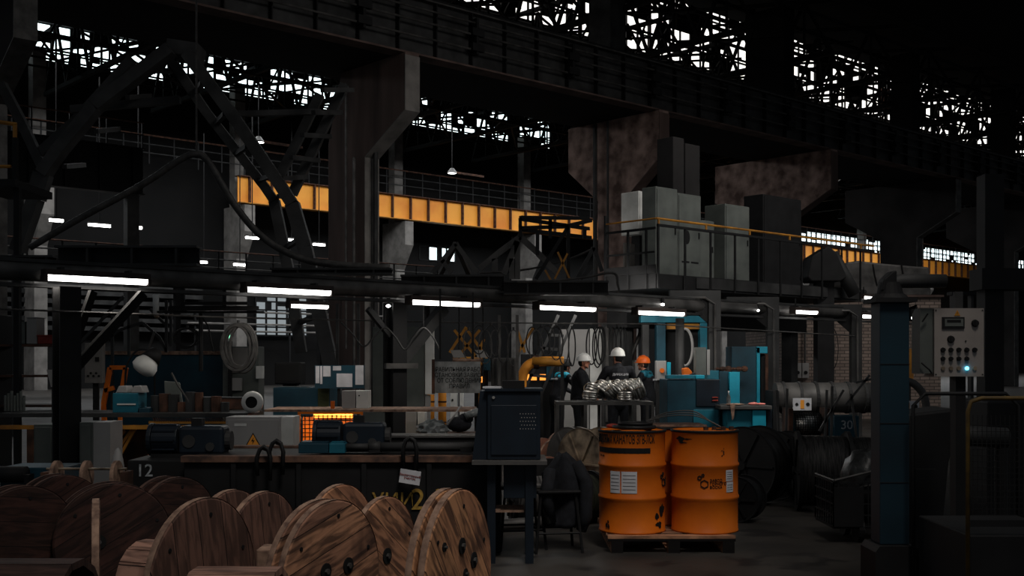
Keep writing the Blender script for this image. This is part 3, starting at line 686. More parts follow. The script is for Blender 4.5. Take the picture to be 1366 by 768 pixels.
def reel(label, x, Y, D, phi, width, wm, Dl=None, bar=True, holes=(), dark=False, th=.045, core=.42):
    """two plank flanges on a stave barrel; phi turns the near flange away to the right"""
    Dl = Dl or D; cx = (x-683)/F*Y
    T = thing('cable_reel', label, 'cable reel', (cx, Y, 0), R(phi-90), None)
    me = M_edged if dark else M_edge
    def flange(x0, d, nm='flange', sgn=1):
        r = d/2; o = (0,0,0)
        f = MB().lathe([(0,-th),(r-.012,-th),(r,-th+.01),(r,-.01),(r-.012,0),(0,0)], 56).bm
        # build along X so that the object coordinates carry the boards
        for v in f.verts: v.co = Vector((v.co.z, v.co.x, v.co.y))
        b = MB(); b.bm = f
        ob = b.build(nm, wm, T, loc=(x0, 0, r))
        b = MB().lathe([(r+.0008,-th+.004),(r+.0015,-th/2),(r+.0008,-.004)], 56)
        for v in b.bm.verts: v.co = Vector((v.co.z, v.co.x, v.co.y))
        b.build('rim', me, ob)
        return ob
    f = flange(0, D)
    if width > .05:
        g = flange(-width, Dl)
        if bar:
            rc = D*core/2; b = MB(); n = 16
            for k in range(n):
                a = 2*math.pi*k/n; da = math.pi/n*.94
                b.prism([((rc+.0)*math.cos(a-da), rc*math.sin(a-da)), (rc*math.cos(a+da), rc*math.sin(a+da)), ((rc-.03)*math.cos(a+da), (rc-.03)*math.sin(a+da)), ((rc-.03)*math.cos(a-da), (rc-.03)*math.sin(a-da))], 'YZ', -width, -th)
            b.build('barrel', M_staved if dark else M_stave, T, loc=(0,0,D/2))
    for hy, hz_, hr in holes:
        h = MB().cyl((.0,hy,hz_),(.006,hy,hz_),hr,n=20).build('hub_hole', M_ink, f)
        MB().cyl((.006,hy,hz_),(.02,hy,hz_),hr*.35,n=6).build('bolt', M_steel_g, f)
    for k in range(6):
        a = k*R(60)+.4; MB().cyl((0,D*.4*math.cos(a),D*.4*math.sin(a)),(.004,D*.4*math.cos(a),D*.4*math.sin(a)),.012,n=8).build('bolt', M_black, f)
    return T
reel('big plank reel flange, rightmost of the wooden reels, slanted boards, black bolt holes', 614, 6.05, .935, 70, .07, WD[2], holes=((.02,.16,.045),(.19,.055,.045),(-.22,.19,.025),(.07,.0,.03)), bar=False)
reel('front plank reel with level boards and two black holes, left of the slanted-board pair', 445, 6.1, .87, 62, .08, WD[1], holes=((-.07,.06,.045),(.13,.06,.045)), bar=False)
reel('wooden reel with slanted light boards and one black hub, between the two front ones', 515, 7.0, .78, 65, .33, WD[0], Dl=.84, holes=((.01,.02,.05),))
reel('plain pinkish reel standing right of the left group, boards upright, no hub seen', 274, 5.95, .9, 68, .42, WD[5], Dl=.5, core=.46)
reel('small plain reel half hidden in front of the black tank', 354, 7.1, .8, 67, .25, WD[5])
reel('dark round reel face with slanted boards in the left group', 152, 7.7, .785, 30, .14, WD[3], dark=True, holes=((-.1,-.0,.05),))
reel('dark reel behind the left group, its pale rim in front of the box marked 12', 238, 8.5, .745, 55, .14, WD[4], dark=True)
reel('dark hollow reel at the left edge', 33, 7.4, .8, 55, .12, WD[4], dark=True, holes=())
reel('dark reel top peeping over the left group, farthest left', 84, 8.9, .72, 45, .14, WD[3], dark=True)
reel('narrow worn reel flange seen nearly edge on at the left', 122, 6.3, .85, -70, 0, WD[5], bar=False)
def core(label, x0, x1, Y, r, m):
    a = (x0-683)/F*Y; b_ = (x1-683)/F*Y
    T = thing('reel_core', label, 'reel core', (a, Y, 0)); n = 14; b = MB()
    for k in range(n):
        t = 2*math.pi*(k+.5)/n; da = math.pi/n*.96
        b.prism([(r*math.cos(t-da), r*math.sin(t-da)), (r*math.cos(t+da), r*math.sin(t+da)), ((r-.035)*math.cos(t+da), (r-.035)*math.sin(t+da)), ((r-.035)*math.cos(t-da), (r-.035)*math.sin(t-da))], 'YZ', 0, b_-a)
    b.build('staves', m, T, loc=(0,0,r*math.cos(math.pi/n)))
    MB().lathe([(r-.037,.02),(r-.037,.05),(0,.05),(0,.02)], 28, axis='X').build('end_disc', m, T, loc=(0,0,r))
    return T
core('pale stave core lying in front between the two plank reels', 258, 372, 5.2, .34, M_stave)
core('dark brown stave core lying at the lower left corner', -20, 104, 5.3, .35, M_staved)
T = thing('wooden_block', 'pale squared timber lying behind the stave core', 'timber', (P(360,0,6.3).x, 6.45, 0))
MB().bb(-.09,.09,-.1,.1,0,.56).build('block', M_edge, T, bevel=.01)
# small reels on a rod behind
T = thing('wire_spools', 'rod with small wooden spools behind the left reels', 'spools', (P(118,0,9.4).x, 9.4, 0))
MB().tube([(-.35,0,.72),(.32,0,.72)], .012).build('rod', M_brass, T)
for i in range(3): MB().lathe([(0,0),(.13,0),(.13,.03),(0,.03)], 28, (-.28+.25*i,0,.66), 'X').build('spool_flange', M_edge, T, rz=0)
MB().bb(-.36,-.3,-.1,.1,0,.7).bb(.3,.34,-.1,.1,0,.7).build('stand', M_rust, T)

# ------------------------------------------------------------------ black tank with worktop
x0, x1 = P(246,0,9.5).x, P(668,0,9.5).x
T = thing('steel_tank', 'long black steel tank with a worn brown top edge, yellow stencilled figures 2 3', 'tank', (x0, 9.5, 0))
MB().bb(0,x1-x0,0,.05,0,.77).bb(0,x1-x0,1.15,1.2,0,.77).bb(0,.05,.05,1.15,0,.77).bb(x1-x0-.05,x1-x0,.05,1.15,0,.77).bb(.05,x1-x0-.05,.05,1.15,0,.05).build('tank_body', M_black, T)
MB().bb(-.02,x1-x0+.02,-.04,.1,.77,.82).bb(-.02,x1-x0+.02,1.1,1.24,.77,.82).build('top_edge', mat('worn_edge', col(112,82,66), .8, 0, col(60,46,40), 9, 6), T)
MB().bb(.0,x1-x0,.101,1.099,.76,.80).build('cover_plate', M_black, T)
for k in range(5): MB().bb(.4+.55*k,.44+.55*k,-.03,-.001,.02,.76).build('rib', M_black, T)
text('2 3', .25, M_inky, T, (P(570,0,9.5).x-x0+.02, -.012, EYE-(667-480)/F*9.5), UP, 'stencil_figures')
text('У   УИИ', .17, M_inky, T, (P(505,0,9.5).x-x0, -.012, EYE-(668-480)/F*9.5), UP, 'stencil_letters')
T = thing('tag_sign', 'small tilted white tag with red lines of writing on the black tank', 'sign', P(547,636,9.4))
b = MB().bb(-.09,.09,-.004,.004,-.058,.058); b.build('card', M_paper, T, loc=(0,0,0)); 
text('Закрепленный\nучасток', .026, M_red, T, (0,-.006,0), UP, 'lettering')
T.rotation_euler = (0, R(8), R(-12))
for x, y, l in ((352,612,'black rope loop hooked on the tank edge, left one'),(369,604,'black rope loop hooked on the tank edge, right of the left one'),(547,600,'doubled black strap above the white tag')):
    T = thing('sling_loop', l, 'rope', P(x,y,9.42)+Vector((0,0,-.02)))
    MB().tube([(-.055,0,-.12),(-.06,.0,.03),(-.035,0,.1),(0,0,.125),(.035,0,.1),(.055,0,.03),(.05,0,-.16)], .018, 8).build('rope', M_rubber, T, True)
    MB().cyl((0,.0,.1),(0,.14,.08),.01).build('hook', M_steel, T)
# gear motors and blue boxes on the tank
def motor(x, y, Y, s, label, rz=0):
    T = thing('gear_motor', label, 'motor', (P(x,0,Y).x, Y, .821), rz)
    MB().cyl((-.26*s,0,.16*s),(-.02*s,0,.16*s),.14*s,n=24).cyl((-.3*s,0,.16*s),(-.26*s,0,.16*s),.155*s,n=24).build('motor_body', M_navy, T, bevel=.006)
    b = MB()
    for k in range(10):
        a = 2*math.pi*k/10; b.bar((-.25*s,.145*s*math.cos(a),.16*s+.145*s*math.sin(a)),(-.04*s,.145*s*math.cos(a),.16*s+.145*s*math.sin(a)),.015)
    b.build('cooling_fins', M_navy, T)
    MB().bb(.0,.42*s,-.13*s,.13*s,.02,.29*s).build('gearbox', M_navy, T, bevel=.03)
    for a_, b_, r_ in (((.42*s,0,.15*s),(.47*s,0,.15*s),.09*s),((.1*s,-.14*s,.15*s),(.1*s,-.13*s,.15*s),.06*s),((.3*s,-.15*s,.1*s),(.3*s,-.13*s,.1*s),.04*s)): MB().cyl(a_,b_,r_).build('end_cover', M_steel, T)
    MB().bb(-.26*s,.4*s,-.12*s,.12*s,0,.03).build('foot', M_black, T)
    MB().bb(.1*s,.2*s,-.05*s,.05*s,.29*s,.36*s).build('terminal_box', M_black, T)
    return T
motor(459,0,10.0,.88,'dark blue gear motor on the tank in front of the orange grating')
T = motor(243,0,10.1,.95,'dark gear motor at the left end, left of the warning cabinet'); T.location.z = .766
T2 = thing('machine_box', 'black box with the white number 12 below the left gear motor', 'machine', (P(170,0,9.7).x, 9.7, 0))
bw = P(245,0,9.7).x-P(170,0,9.7).x
MB().bb(0,bw,0,.8,0,.765).build('box', M_black, T2, bevel=.01)
text('12', .15, M_inkw, T2, (P(193,0,9.7).x-T2.location.x, -.006, EYE-(628-480)/F*9.7), UP, 'stencil_figures')
for x0_, x1_, Y, h, m, l in ((398,438,9.75,.085,M_teald,'flat dark teal box on the tank, left one'),(439,460,9.75,.085,M_teal,'small teal box on the tank, right one')):
    a, b_ = P(x0_,0,Y).x, P(x1_,0,Y).x
    T = thing('steel_box', l, 'box', (a, Y, .821)); MB().bb(0,b_-a,0,.25,0,h).build('body', m, T, bevel=.006); MB().bb(.01,b_-a-.01,.01,.24,h,h+.012).build('lid', m, T)
T = thing('drive_shaft', 'dark coupling shaft right of the teal box on the tank', 'shaft', (P(461,0,9.8).x, 9.85, .87))
MB().cyl((0,0,0),(.2,0,0),.03,n=14).cyl((.2,0,0),(.3,0,0),.048,n=18).cyl((.3,0,0),(1.15,0,0),.04,n=14).build('shaft', M_steel, T, True); MB().bb(.2,.3,-.04,.04,-.049,0).build('bearing_block', M_black, T); MB().bb(1.0,1.1,-.04,.04,-.049,0).build('bearing_block', M_black, T)
T = thing('steel_plate', 'flat dark steel plate on the tank right of the shaft', 'plate', (P(505,0,10.3).x, 10.3, .821))
MB().bb(0,1.0,0,.35,.0,.1).build('block', M_black, T); MB().bb(-.03,1.03,-.02,.37,.1,.115).build('top_plate', M_steel_g, T)

# ------------------------------------------------------------------ blue desk cabinet
Y = 9.0; x0 = P(650,0,Y).x; x1 = P(721,0,Y).x; w_ = x1-x0
T = thing('control_desk', 'dark blue steel desk cabinet with perforated panel on tall legs', 'control desk', (x0, Y, 0))
MB().prism([(0,.83),(w_,.83),(w_,1.38),(0,1.38)],'XZ',0,.5).build('cabinet', M_navy, T, bevel=.008)
MB().prism([(0,.83),(-.12,.83),(-.06,1.38),(0,1.38)],'XZ',.03,.5).build('side_cheek', M_navy, T)
MB().bb(-.02,w_+.02,-.02,.52,1.38,1.40).build('top', M_navy, T)
MB().bb(.03,w_-.03,-.012,-.001,.87,1.27).build('door', M_navy, T, bevel=.004)
b = MB()
for i in range(6):
    for j in range(5): b.cyl((w_*.62+.022*i+(.011 if j%2 else 0),-.014,1.2-.03*j),(w_*.62+.022*i+(.011 if j%2 else 0),-.0125,1.2-.03*j),.0045,n=6)
b.build('perforation', M_grey, T)['kind'] = 'stuff'
MB().bb(-.12,w_+.05,-.1,.52,.80,.829).build('shelf', M_steel_g, T)
MB().bb(.13,w_-.03,.02,.4,.52,.80).build('drawer_box', M_navy, T, bevel=.005)
for x in (.0, w_-.12):
    for y in (.0, .42): MB().bb(x+.0,x+.065,y,y+.06,0,.80).build('leg', M_navy, T)
MB().bb(.066,w_-.13,.08,.4,.40,.42).build('lower_shelf', M_edge, T)
MB().cyl((.05,-.013,1.33),(.05,-.001,1.33),.012,n=8).build('lock', M_grey, T)
T = thing('paper_pad', 'black tray with white papers on top of the blue desk', 'tray', (x0+.12, Y+.1, 1.401))
MB().bb(0,.18,0,.2,0,.06).build('tray', M_black, T); MB().bb(-.16,-.01,.02,.2,0,.012).build('papers', M_paper, T)
# stool and jacket
def stool(x, Y, label, h=.52, back=False):
    T = thing('work_stool', label, 'stool', (P(x,0,Y).x, Y, 0), R(10))
    MB().bb(-.19,.19,-.18,.18,h,h+.03).build('seat', M_steel_g if not back else M_black, T, bevel=.012)
    for sx in (-1,1):
        for sy in (-1,1): MB().tube([(sx*.15,sy*.14,h),(sx*.2,sy*.19,0)], .013).build('leg', M_black, T)
    for sy in (-1,1): MB().tube([(-.185,sy*.175,.17),(.185,sy*.175,.17)], .01).build('stretcher', M_black, T)
    if back:
        for sx in (-1,1): MB().tube([(sx*.17,.17,h),(sx*.17,.2,h+.27)], .013).build('back_post', M_black, T)
        MB().bb(-.18,.18,.17,.2,h+.12,h+.27).build('backrest', M_black, T)
    return T
stool(693, 9.8, 'stool with a pale seat under the blue desk')
st = stool(740, 9.65, 'black chair under the dark jacket', .50, True)
T = thing('jacket', 'black jacket hung over the back of the chair, left of the drums', 'jacket', (P(750,0,9.6).x, 9.68, .2))
bm = bmesh.new(); rnd = random.Random(4); n, m = 22, 16; vs = []
for j in range(m+1):
    z = j/m
    for i in range(n):
        a = 2*math.pi*i/n
        rx = (.15+.06*math.sin(math.pi*z)+.02*math.sin(a*5+z*6))*(1 if z < .75 else max(.25,1-(z-.75)*3))
        ry = .13+.03*math.sin(a*4+2*z)
        vs.append(bm.verts.new((math.cos(a)*rx+.05*math.sin(z*3), math.sin(a)*ry*(1-.3*z), .62*z+.02*math.sin(a*3)*z)))
for j in range(m):
    for i in range(n): bm.faces.new((vs[j*n+i], vs[j*n+(i+1)%n], vs[(j+1)*n+(i+1)%n], vs[(j+1)*n+i]))
bm.faces.new(vs[-n:]); bm.faces.new(vs[:n])
b = MB(); b.bm.free(); b.bm = bm; b.build('jacket_body', M_cloth, T, True)
MB().tube([(.12,-.05,.55),(.2,-.1,.4),(.2,-.12,.1),(.16,-.1,-.02)], [.05,.06,.055,.045], 10).build('sleeve', M_cloth, T, True)
MB().tube([(-.1,-.08,.5),(-.14,-.14,.3),(-.1,-.12,.05)], [.05,.06,.05], 10).build('sleeve', M_cloth, T, True)
T = thing('floor_pipe', 'long grey pipe lying on the floor left of the pallet', 'pipe', P(665,740,10)*1)
T.location = (P(640,0,10.3).x, 10.6, .055); MB().tube([(0,0,0),(1.45,.9,0)], .055, 12).build('pipe', M_steel_g, T, True)

# ------------------------------------------------------------------ drums on a pallet
Yd = 9.55
M_drum = mat('drum_orange', col(214,110,24), .42, 0, col(188,90,18), 2.5, 6, 0, (1,1,1), .3, .7)
def drum(label, x, y, rz, z=.145, m=M_drum):
    r = .29; h = .88; T = thing('steel_drum', label, 'drum', (x, y, z), rz, None)
    pr = [(0,.02),(r-.012,.02),(r-.008,0),(r+.002,.0),(r+.002,.015),(r-.003,.02)]
    for zz in (.3,.58): pr += [(r-.003,zz-.022),(r+.007,zz-.008),(r+.007,zz+.008),(r-.003,zz+.022)]
    pr += [(r-.003,h-.02),(r+.003,h-.014),(r+.003,h),(r-.006,h),(r-.012,h-.015),(0,h-.015)]
    MB().lathe(pr, 56).build('drum_body', m, T, True)
    MB().lathe([(r-.01,h+.0005),(r+.007,h+.0005),(r+.009,h-.012),(r+.005,h-.02)], 56).build('rim', M_black, T, True)
    MB().cyl((.15,.1,h-.015),(.15,.1,h-.002),.035).build('bung', M_black, T)
    return T
def wrapbox(T, name, m, a, w, z0, z1, r=.29, e=.0015):
    b = MB(); n = 10; vs = []
    for i in range(n+1):
        t = a+(i/n-.5)*w/r
        for zz in (z0, z1):
            for q in (r-.002+e, r-.002+e+.001): vs.append((q*math.sin(t), -q*math.cos(t), zz))
    fs = []
    for i in range(n):
        k = 4*i; fs += [(k+1,k+5,k+7,k+3),(k,k+2,k+6,k+4),(k,k+4,k+5,k+1),(k+2,k+3,k+7,k+6)]
    b.add(vs, fs+[(0,1,3,2),(4*n,4*n+2,4*n+3,4*n+1)]); return b.build(name, m, T)
def logo(T, a):
    for du, dv, r in ((0,0,.034),(-.04,.052,.017),(-.012,.075,.011)):
        b = MB(); pts = []
        for k in range(6):
            t = R(60*k+30); pts.append((du+r*math.cos(t), dv+r*math.sin(t)))
        for p, q in zip(pts, pts[1:]+pts[:1]):
            def w3(p): t = a+p[0]/.29; return Vector((.2915*math.sin(t), -.2915*math.cos(t), .43+p[1]))
            b.bar(w3(p), w3(q), .007, .007)
        b.build('hexagon_mark', M_ink, T)
    text('ЗАВОД\nГОРНОГО\nВОСКА', .032, M_ink, T, (0,0,0), UP, 'lettering', 'LEFT', 1.0, (a+.045/.29, .2895, .43))
dl = P(848,0,Yd); dr_ = P(948,0,Yd)
D1 = drum('orange steel drum with a black lettered band and white label, left one on the pallet', dl.x, Yd+.29, 0)
D2 = drum('orange steel drum with a dark hexagon mark, right one on the pallet', dr_.x, Yd+.30, 0)
D3 = drum('orange steel drum behind, seen only in the gap between the front two', dl.x+.32, Yd+.83, 1)
wrapbox(D1, 'black_band', M_ink, R(-28), .55, .69, .735)
text('ПРЯДОВЫХ КАНАТОВ ЗГВ-ЛСК', .10, M_ink, D1, (0,0,0), UP, 'lettering', 'CENTER', .40, (R(-26), .2895, .805))
text('ТУ 1.01', .024, M_ink, D1, (0,0,0), UP, 'lettering', 'LEFT', 1, (R(-76), .2895, .66))
for a, w, nm in ((R(-36),.095,'label'),(R(-11),.135,'label')):
    wrapbox(D1, nm, M_paper, a, w, .35, .535)
    for k in range(5): wrapbox(D1, 'label_print', M_cable, a, w*.8, .38+.03*k, .384+.03*k, e=.003)
def stain(T, a, z, w, h, seed, m=None):
    rn = random.Random(seed); r = .2906
    for k in range(5):
        ca = a+(rn.random()-.5)*w*.8/.29; cz = z+(rn.random()-.5)*h*.8; n = 12; sx = w*(.1+.2*rn.random()); sz = h*(.08+.22*rn.random())
        pts = [(ca+sx/.29*math.cos(2*math.pi*i/n)*(.5+.7*rn.random()), cz+sz*math.sin(2*math.pi*i/n)*(.5+.7*rn.random())) for i in range(n)]
        b = MB(); b.add([(r*math.sin(ca), -r*math.cos(ca), cz)]+[(r*math.sin(q), -r*math.cos(q), zz) for q, zz in pts], [(0,i+1,(i+1)%n+1) for i in range(n)])
        b.build('paint_scrape', M_ink, T)
stain(D1, R(48), .14, .16, .18, 3); stain(D1, R(-52), .08, .05, .08, 5); stain(D2, R(-42), .80, .2, .08, 7); stain(D2, R(22), .70, .03, .08, 2)
logo(D1, R(62))
logo(D2, R(-10))
wrapbox(D2, 'label', M_paper, R(37), .085, .45, .545); wrapbox(D2, 'label', M_paper, R(38), .085, .355, .443)
for k in range(4): wrapbox(D2, 'label_print', M_cable, R(37), .065, .47+.018*k, .473+.018*k, e=.003)
for k in range(3): wrapbox(D2, 'label_print', M_cable, R(38), .065, .375+.02*k, .378+.02*k, e=.003)
M_pal = plank('pallet_wood', 0, .11, col(200,150,114), col(180,130,98), col(90,66,54), 'XY')
T = thing('wooden_pallet', 'wooden pallet under the orange drums', 'pallet', (P(898,0,Yd).x, Yd-.06, 0))
for k in range(7): MB().bb(-.56,.47+.05,.005+.17*k,.115+.17*k,.122,.144).build('deck_board', M_pal, T)
for y in (.0,.5,1.05): 
    MB().bb(-.56,.52,y+.0,y+.1,.1,.121).build('stringer_board', M_pal, T)
    for x in (-.53,-.05,.41): MB().bb(x,x+.1,y,y+.1,.022,.099).build('block', M_pal, T)
for x in (-.53,-.05,.41): MB().bb(x,x+.1,0,1.15,0,.021).build('bottom_board', M_pal, T)
# things lying on the drums
zt = .145+.882
T = thing('coil_of_hose', 'flat black hose coil lying on the left drum', 'hose', (dl.x+.02, Yd+.3, zt))
for k, r in enumerate((.13,.155,.18)): MB().torus((.0,0,.018), r, .016, 28, 6, Matrix.Rotation(R(90),3,'X')).build('loop', M_rubber, T, True)
MB().torus((.01,0,.048), .14, .015, 28, 6, Matrix.Rotation(R(90),3,'X')).build('loop', M_rubber, T, True)
T = thing('wooden_board', 'orange brown board lying across the gap between drums', 'board', (dl.x+.1, Yd+.62, zt))
MB().bb(0,.6,0,.35,0,.018).build('board', M_rust, T, rz=0); MB().bb(-.01,.61,-.012,-.001,0,.02).build('edge_strip', M_edge, T)
T = thing('gloves', 'red and brown rag lying on the rear of the left drum', 'rag', (dl.x-.16, Yd+.4, zt))
MB().sph((0,0,.02),(.06,.04,.022)).sph((.07,.02,.015),(.05,.03,.016)).build('rag', M_red, T, True)
T = thing('bent_rods', 'bundle of bent black rods rising behind the right drum', 'rods', (dr_.x-.05, Yd+.62, zt))
for k in range(3): MB().tube(smooth_pts([(-.45,.1,.02),(-.25,.05,.09+.015*k),(0,0,.1+.02*k),(.15,-.05,.05),(.24,-.1,.0)]), .006).build('rod', M_steel_g, T)
for k in range(4):
    T = thing('nut', ['large rusty nut on the right drum lid, nearest the gap','large rusty nut, second on the right drum lid','large rusty nut, third on the right drum lid','large rusty nut at the right rim of the right drum'][k], 'nut', (dr_.x+(-.02+.075*k), Yd+.12+.03*(k%2), zt), .3*k)
    MB().cyl((0,0,0),(0,0,.03),.022,n=6).build('body', M_rust, T)

T = thing('white_sack', 'small pale pointed sack left of the box marked 12', 'sack', (P(157,0,9.9).x, 9.9, 0))
MB().lathe([(0,.86),(.02,.84),(.045,.76),(.06,.66),(.05,.56),(.0,.53)], 16).build('sack_body', M_grey, T, True); MB().bb(-.07,.07,-.07,.07,0,.53).build('crate', M_rust, T)
# ------------------------------------------------------------------ dark pillar, arm, control box (right foreground)
Y = 7.7; T = thing('steel_pillar', 'dark teal square pillar with a pipe arm in the right foreground', 'pillar', (P(1187,0,Y).x, Y, 0))
MB().bb(-.1,.1,-.1,.1,.38,2.02).build('shaft', M_pill, T, bevel=.008)
MB().bb(-.14,.14,-.14,.14,2.02,2.05).cyl((0,0,2.05),(0,0,2.08),.13,.1,n=20).cyl((0,0,2.08),(0,0,2.16),.09,.07,n=20).build('cap', M_black, T)
MB().prism([(-.15,0),(.15,0),(.15,.34),(.12,.38),(-.12,.38),(-.15,.34)],'XZ',-.16,.16).build('base', M_black, T)
MB().tube([(0,0,2.1),(0,.0,2.13),(.03,0,2.16),(.08,0,2.17),(.38,0,2.17)], .048, 14).build('arm', M_steel, T, True)
MB().prism([(-.075,2.1),(-.06,2.18),(0,2.235),(.03,2.24),(.03,2.1)],'XZ',-.06,.06).build('elbow', M_black, T, bevel=.01)
MB().prism([(.1,1.98),(.18,1.98),(.18,2.01),(.1,1.85)],'XZ',-.02,.02).build('bracket', M_black, T)
for z in (.8,1.2,1.6): MB().bb(-.101,.101,-.104,-.101,z,z+.004).build('seam', M_black, T)
Y = 7.75; a = P(1246,0,Y).x; b_ = P(1312,0,Y).x; z0 = P(0,502,Y).z; z1 = P(0,411,Y).z; W_ = b_-a; Hh = z1-z0
T = thing('control_box', 'grey control box with display, rows of black knobs and a blue light', 'control box', (a, Y, z0))
M_box = mat('box_grey', col(150,142,136), .55, 0, col(128,121,116), 3, 4)
MB().bb(0,W_,0,.2,0,Hh).build('housing', M_box, T, bevel=.006)
MB().bb(-.09,-.001,.02,.18,.02,Hh-.0).build('side_housing', M_greyd, T)
MB().bb(-.0,W_,-.006,-.0005,.0,Hh).build('face_plate', M_box, T)
MB().bb(W_*.15,W_*.6,-.016,-.006,Hh*.70,Hh*.87).build('display_frame', M_black, T); MB().bb(W_*.2,W_*.57,-.019,-.0165,Hh*.735,Hh*.845).build('display', M_greyd, T)
MB().bb(W_*.24,W_*.52,-.0205,-.0195,Hh*.79,Hh*.83).build('display_digits', M_ink, T)
text('!', .02, M_ink, T, (W_*.46,-.011,Hh*.925), UP, 'warning_mark')
MB().prism([(W_*.40,Hh*.89),(W_*.52,Hh*.89),(W_*.46,Hh*.975)],'XZ',-.01,-.0065).build('warning_triangle', M_yeldirt, T)
def knob(x, z, r, m=M_ink, d=.016):
    k = MB().cyl((x,-.007,z),(x,-.007-d,z),r,r*.85,n=18).build('knob', m, T)
    MB().bb(x-r*.25,x+r*.25,-.007-d-.005,-.007-d,z-r*.7,z+r*.7).build('knob_grip', M_black, k)
knob(W_*.82,Hh*.78,.026); knob(W_*.33,Hh*.545,.026)
MB().cyl((W_*.63,-.007,Hh*.52),(W_*.63,-.012,Hh*.52),.005).build('pilot_lamp', M_ink, T)
for k in range(5): knob(W_*(.17+.16*k),Hh*.39,.017)
for k in range(4): knob(W_*(.17+.16*k),Hh*.26,.016)
for k in range(5):
    if k == 3: continue
    b = MB().cyl((W_*(.17+.16*k),-.007,Hh*.12),(W_*(.17+.16*k),-.016,Hh*.12),.014,n=16).build('push_button', M_brass, T)
MB().cyl((W_*.65,-.007,Hh*.12),(W_*.65,-.02,Hh*.12),.012,n=16).build('blue_lamp', E_blue, T)
for x, z in ((.03,.03),(.97,.03),(.03,.97),(.97,.97)): MB().cyl((W_*x,-.007,Hh*z),(W_*x,-.01,Hh*z),.005,n=8).build('screw', M_ink, T)
MB().tube([(-.09,-.005,Hh*.2),(-.04,-.02,Hh*.1),(-.02,-.01,Hh*.05)], .006).tube([(-.085,-.01,Hh*.8),(-.05,-.02,Hh*.92)], .006).build('handle', M_black, T)
MB().bb(W_*.5,W_*.7,.05,.15,-z0+.0,-.001).build('stand', M_black, T)
MB().bb(W_*.3,W_*.9,-.05,.3,-z0,-z0+.03).build('stand_base', M_black, T)
MB().bb(W_*.52,W_*.68,.08,.12,Hh,Hh+.12).build('top_post', M_steel, T)
# handcart, machine, yellow trolley
def wheel(T, x, y, r, ax='X'):
    MB().lathe([(0,-.02),(r*.7,-.02),(r,-.025),(r,.025),(r*.7,.02),(0,.02)], 24, (x,y,r), ax).build('wheel', M_rubber, T)
Y = 10.0; x0 = P(1112,0,Y).x; x1 = P(1198,0,Y).x
T = thing('basket_cart', 'low black wire basket cart left of the dark pillar', 'cart', (x0, Y, 0))
ww = x1-x0; b = MB()
for k in range(14): b.bar((ww*k/13,0,.15),(ww*k/13,0,.54),.01); b.bar((ww*k/13,.6,.15),(ww*k/13,.6,.54),.01)
for k in range(9): b.bar((0,.6*k/8,.15),(0,.6*k/8,.54),.01); b.bar((ww,.6*k/8,.15),(ww,.6*k/8,.54),.01)
for z in (.15,.25,.35,.45,.54): b.bar((0,0,z),(ww,0,z),.012); b.bar((0,.6,z),(ww,.6,z),.012); b.bar((0,0,z),(0,.6,z),.012); b.bar((ww,0,z),(ww,.6,z),.012)
b.build('basket', M_black, T); MB().bb(0,ww,0,.6,.13,.149).build('floor_plate', M_black, T)
MB().bb(0,ww*.45,-.02,-.01,.15,.5).build('side_plate', M_black, T)
MB().tube([(0,-.02,.56),(ww,.1,.68)], .012).tube([(0,-.02,.56),(0,.6,.56)],.01).build('handle', M_steel_g, T)
for x in (.25,ww-.08): wheel(T, x, .1, .12); wheel(T, x, .5, .12)
T = thing('wrapped_bundle', 'clear plastic wrapped bundle in the wire cart', 'bundle', (x0+ww*.62, Y+.3, .151))
bm = bmesh.new(); bmesh.ops.create_icosphere(bm, subdivisions=3, radius=1); rn = random.Random(2)
for v in bm.verts:
    k = 1+.12*math.sin(v.co.x*7+v.co.z*5)*math.cos(v.co.y*6); v.co = Vector((v.co.x*.2*k, v.co.y*.22*k, (v.co.z+1)*.34*min(k,1)))
b = MB(); b.bm = bm; b.build('wrap', M_dkplastic, T, True); MB().tube([(-.2,-.1,.3),(0,-.24,.36),(.2,-.1,.3)], .008).build('string', M_cable, T)
Y = 8.6; x0 = P(1212,0,Y).x; x1 = P(1285,0,Y).x; ww = x1-x0
T = thing('dark_machine', 'shadowed grey machine body between the pillar and the yellow tube trolley', 'machine', (x0, Y, 0))
MB().prism([(0,0),(ww*.55,0),(ww*.75,.85),(ww,1.22),(ww*.9,1.26),(.02,1.22),(0,1.0)],'XZ',0,.5).build('body', M_black, T, bevel=.02)
MB().cyl((ww*.8,.2,1.05),(ww*2.0,.2,1.02),.08,n=18).build('pipe', M_steel, T, True)
MB().cyl((ww*1.9,.2,0),(ww*1.9,.2,1.0),.05).build('pipe_stand', M_black, T)
MB().bb(.05,ww*.5,-.01,-.001,.1,.8).build('door', M_black, T, bevel=.005)
Y = 6.6; x0 = P(1291,0,Y).x
T = thing('tube_trolley', 'mesh trolley with a yellow tube frame at the right edge', 'trolley', (x0, Y, 0))
zt_ = P(0,531,Y).z
MB().tube([(0,0,.12),(0,0,zt_-.08),(.02,0,zt_-.02),(.08,0,zt_),(.62,0,zt_),(.68,0,zt_-.02),(.7,0,zt_-.08),(.7,0,.12)], .013, 8).build('tube_frame', M_tubeyel, T, True)
MB().tube([(0,.9,.12),(0,.9,zt_-.08),(.08,.9,zt_),(.62,.9,zt_),(.7,.9,zt_-.08),(.7,.9,.12)], .013, 8).build('tube_frame', M_black, T, True)
b = MB()
for k in range(24): b.bar((.03+.027*k,.0,.72),(.03+.027*k,.0,zt_-.1),.003)
for k in range(16): b.bar((.02,0,.72+.035*k),(.68,0,.72+.035*k),.003)
b.build('mesh_panel', M_black, T)
MB().bb(0,.7,0,.9,.12,.15).build('platform', M_black, T); MB().bb(.02,.68,.02,.86,.152,.6).build('load_box', M_black, T, bevel=.01)
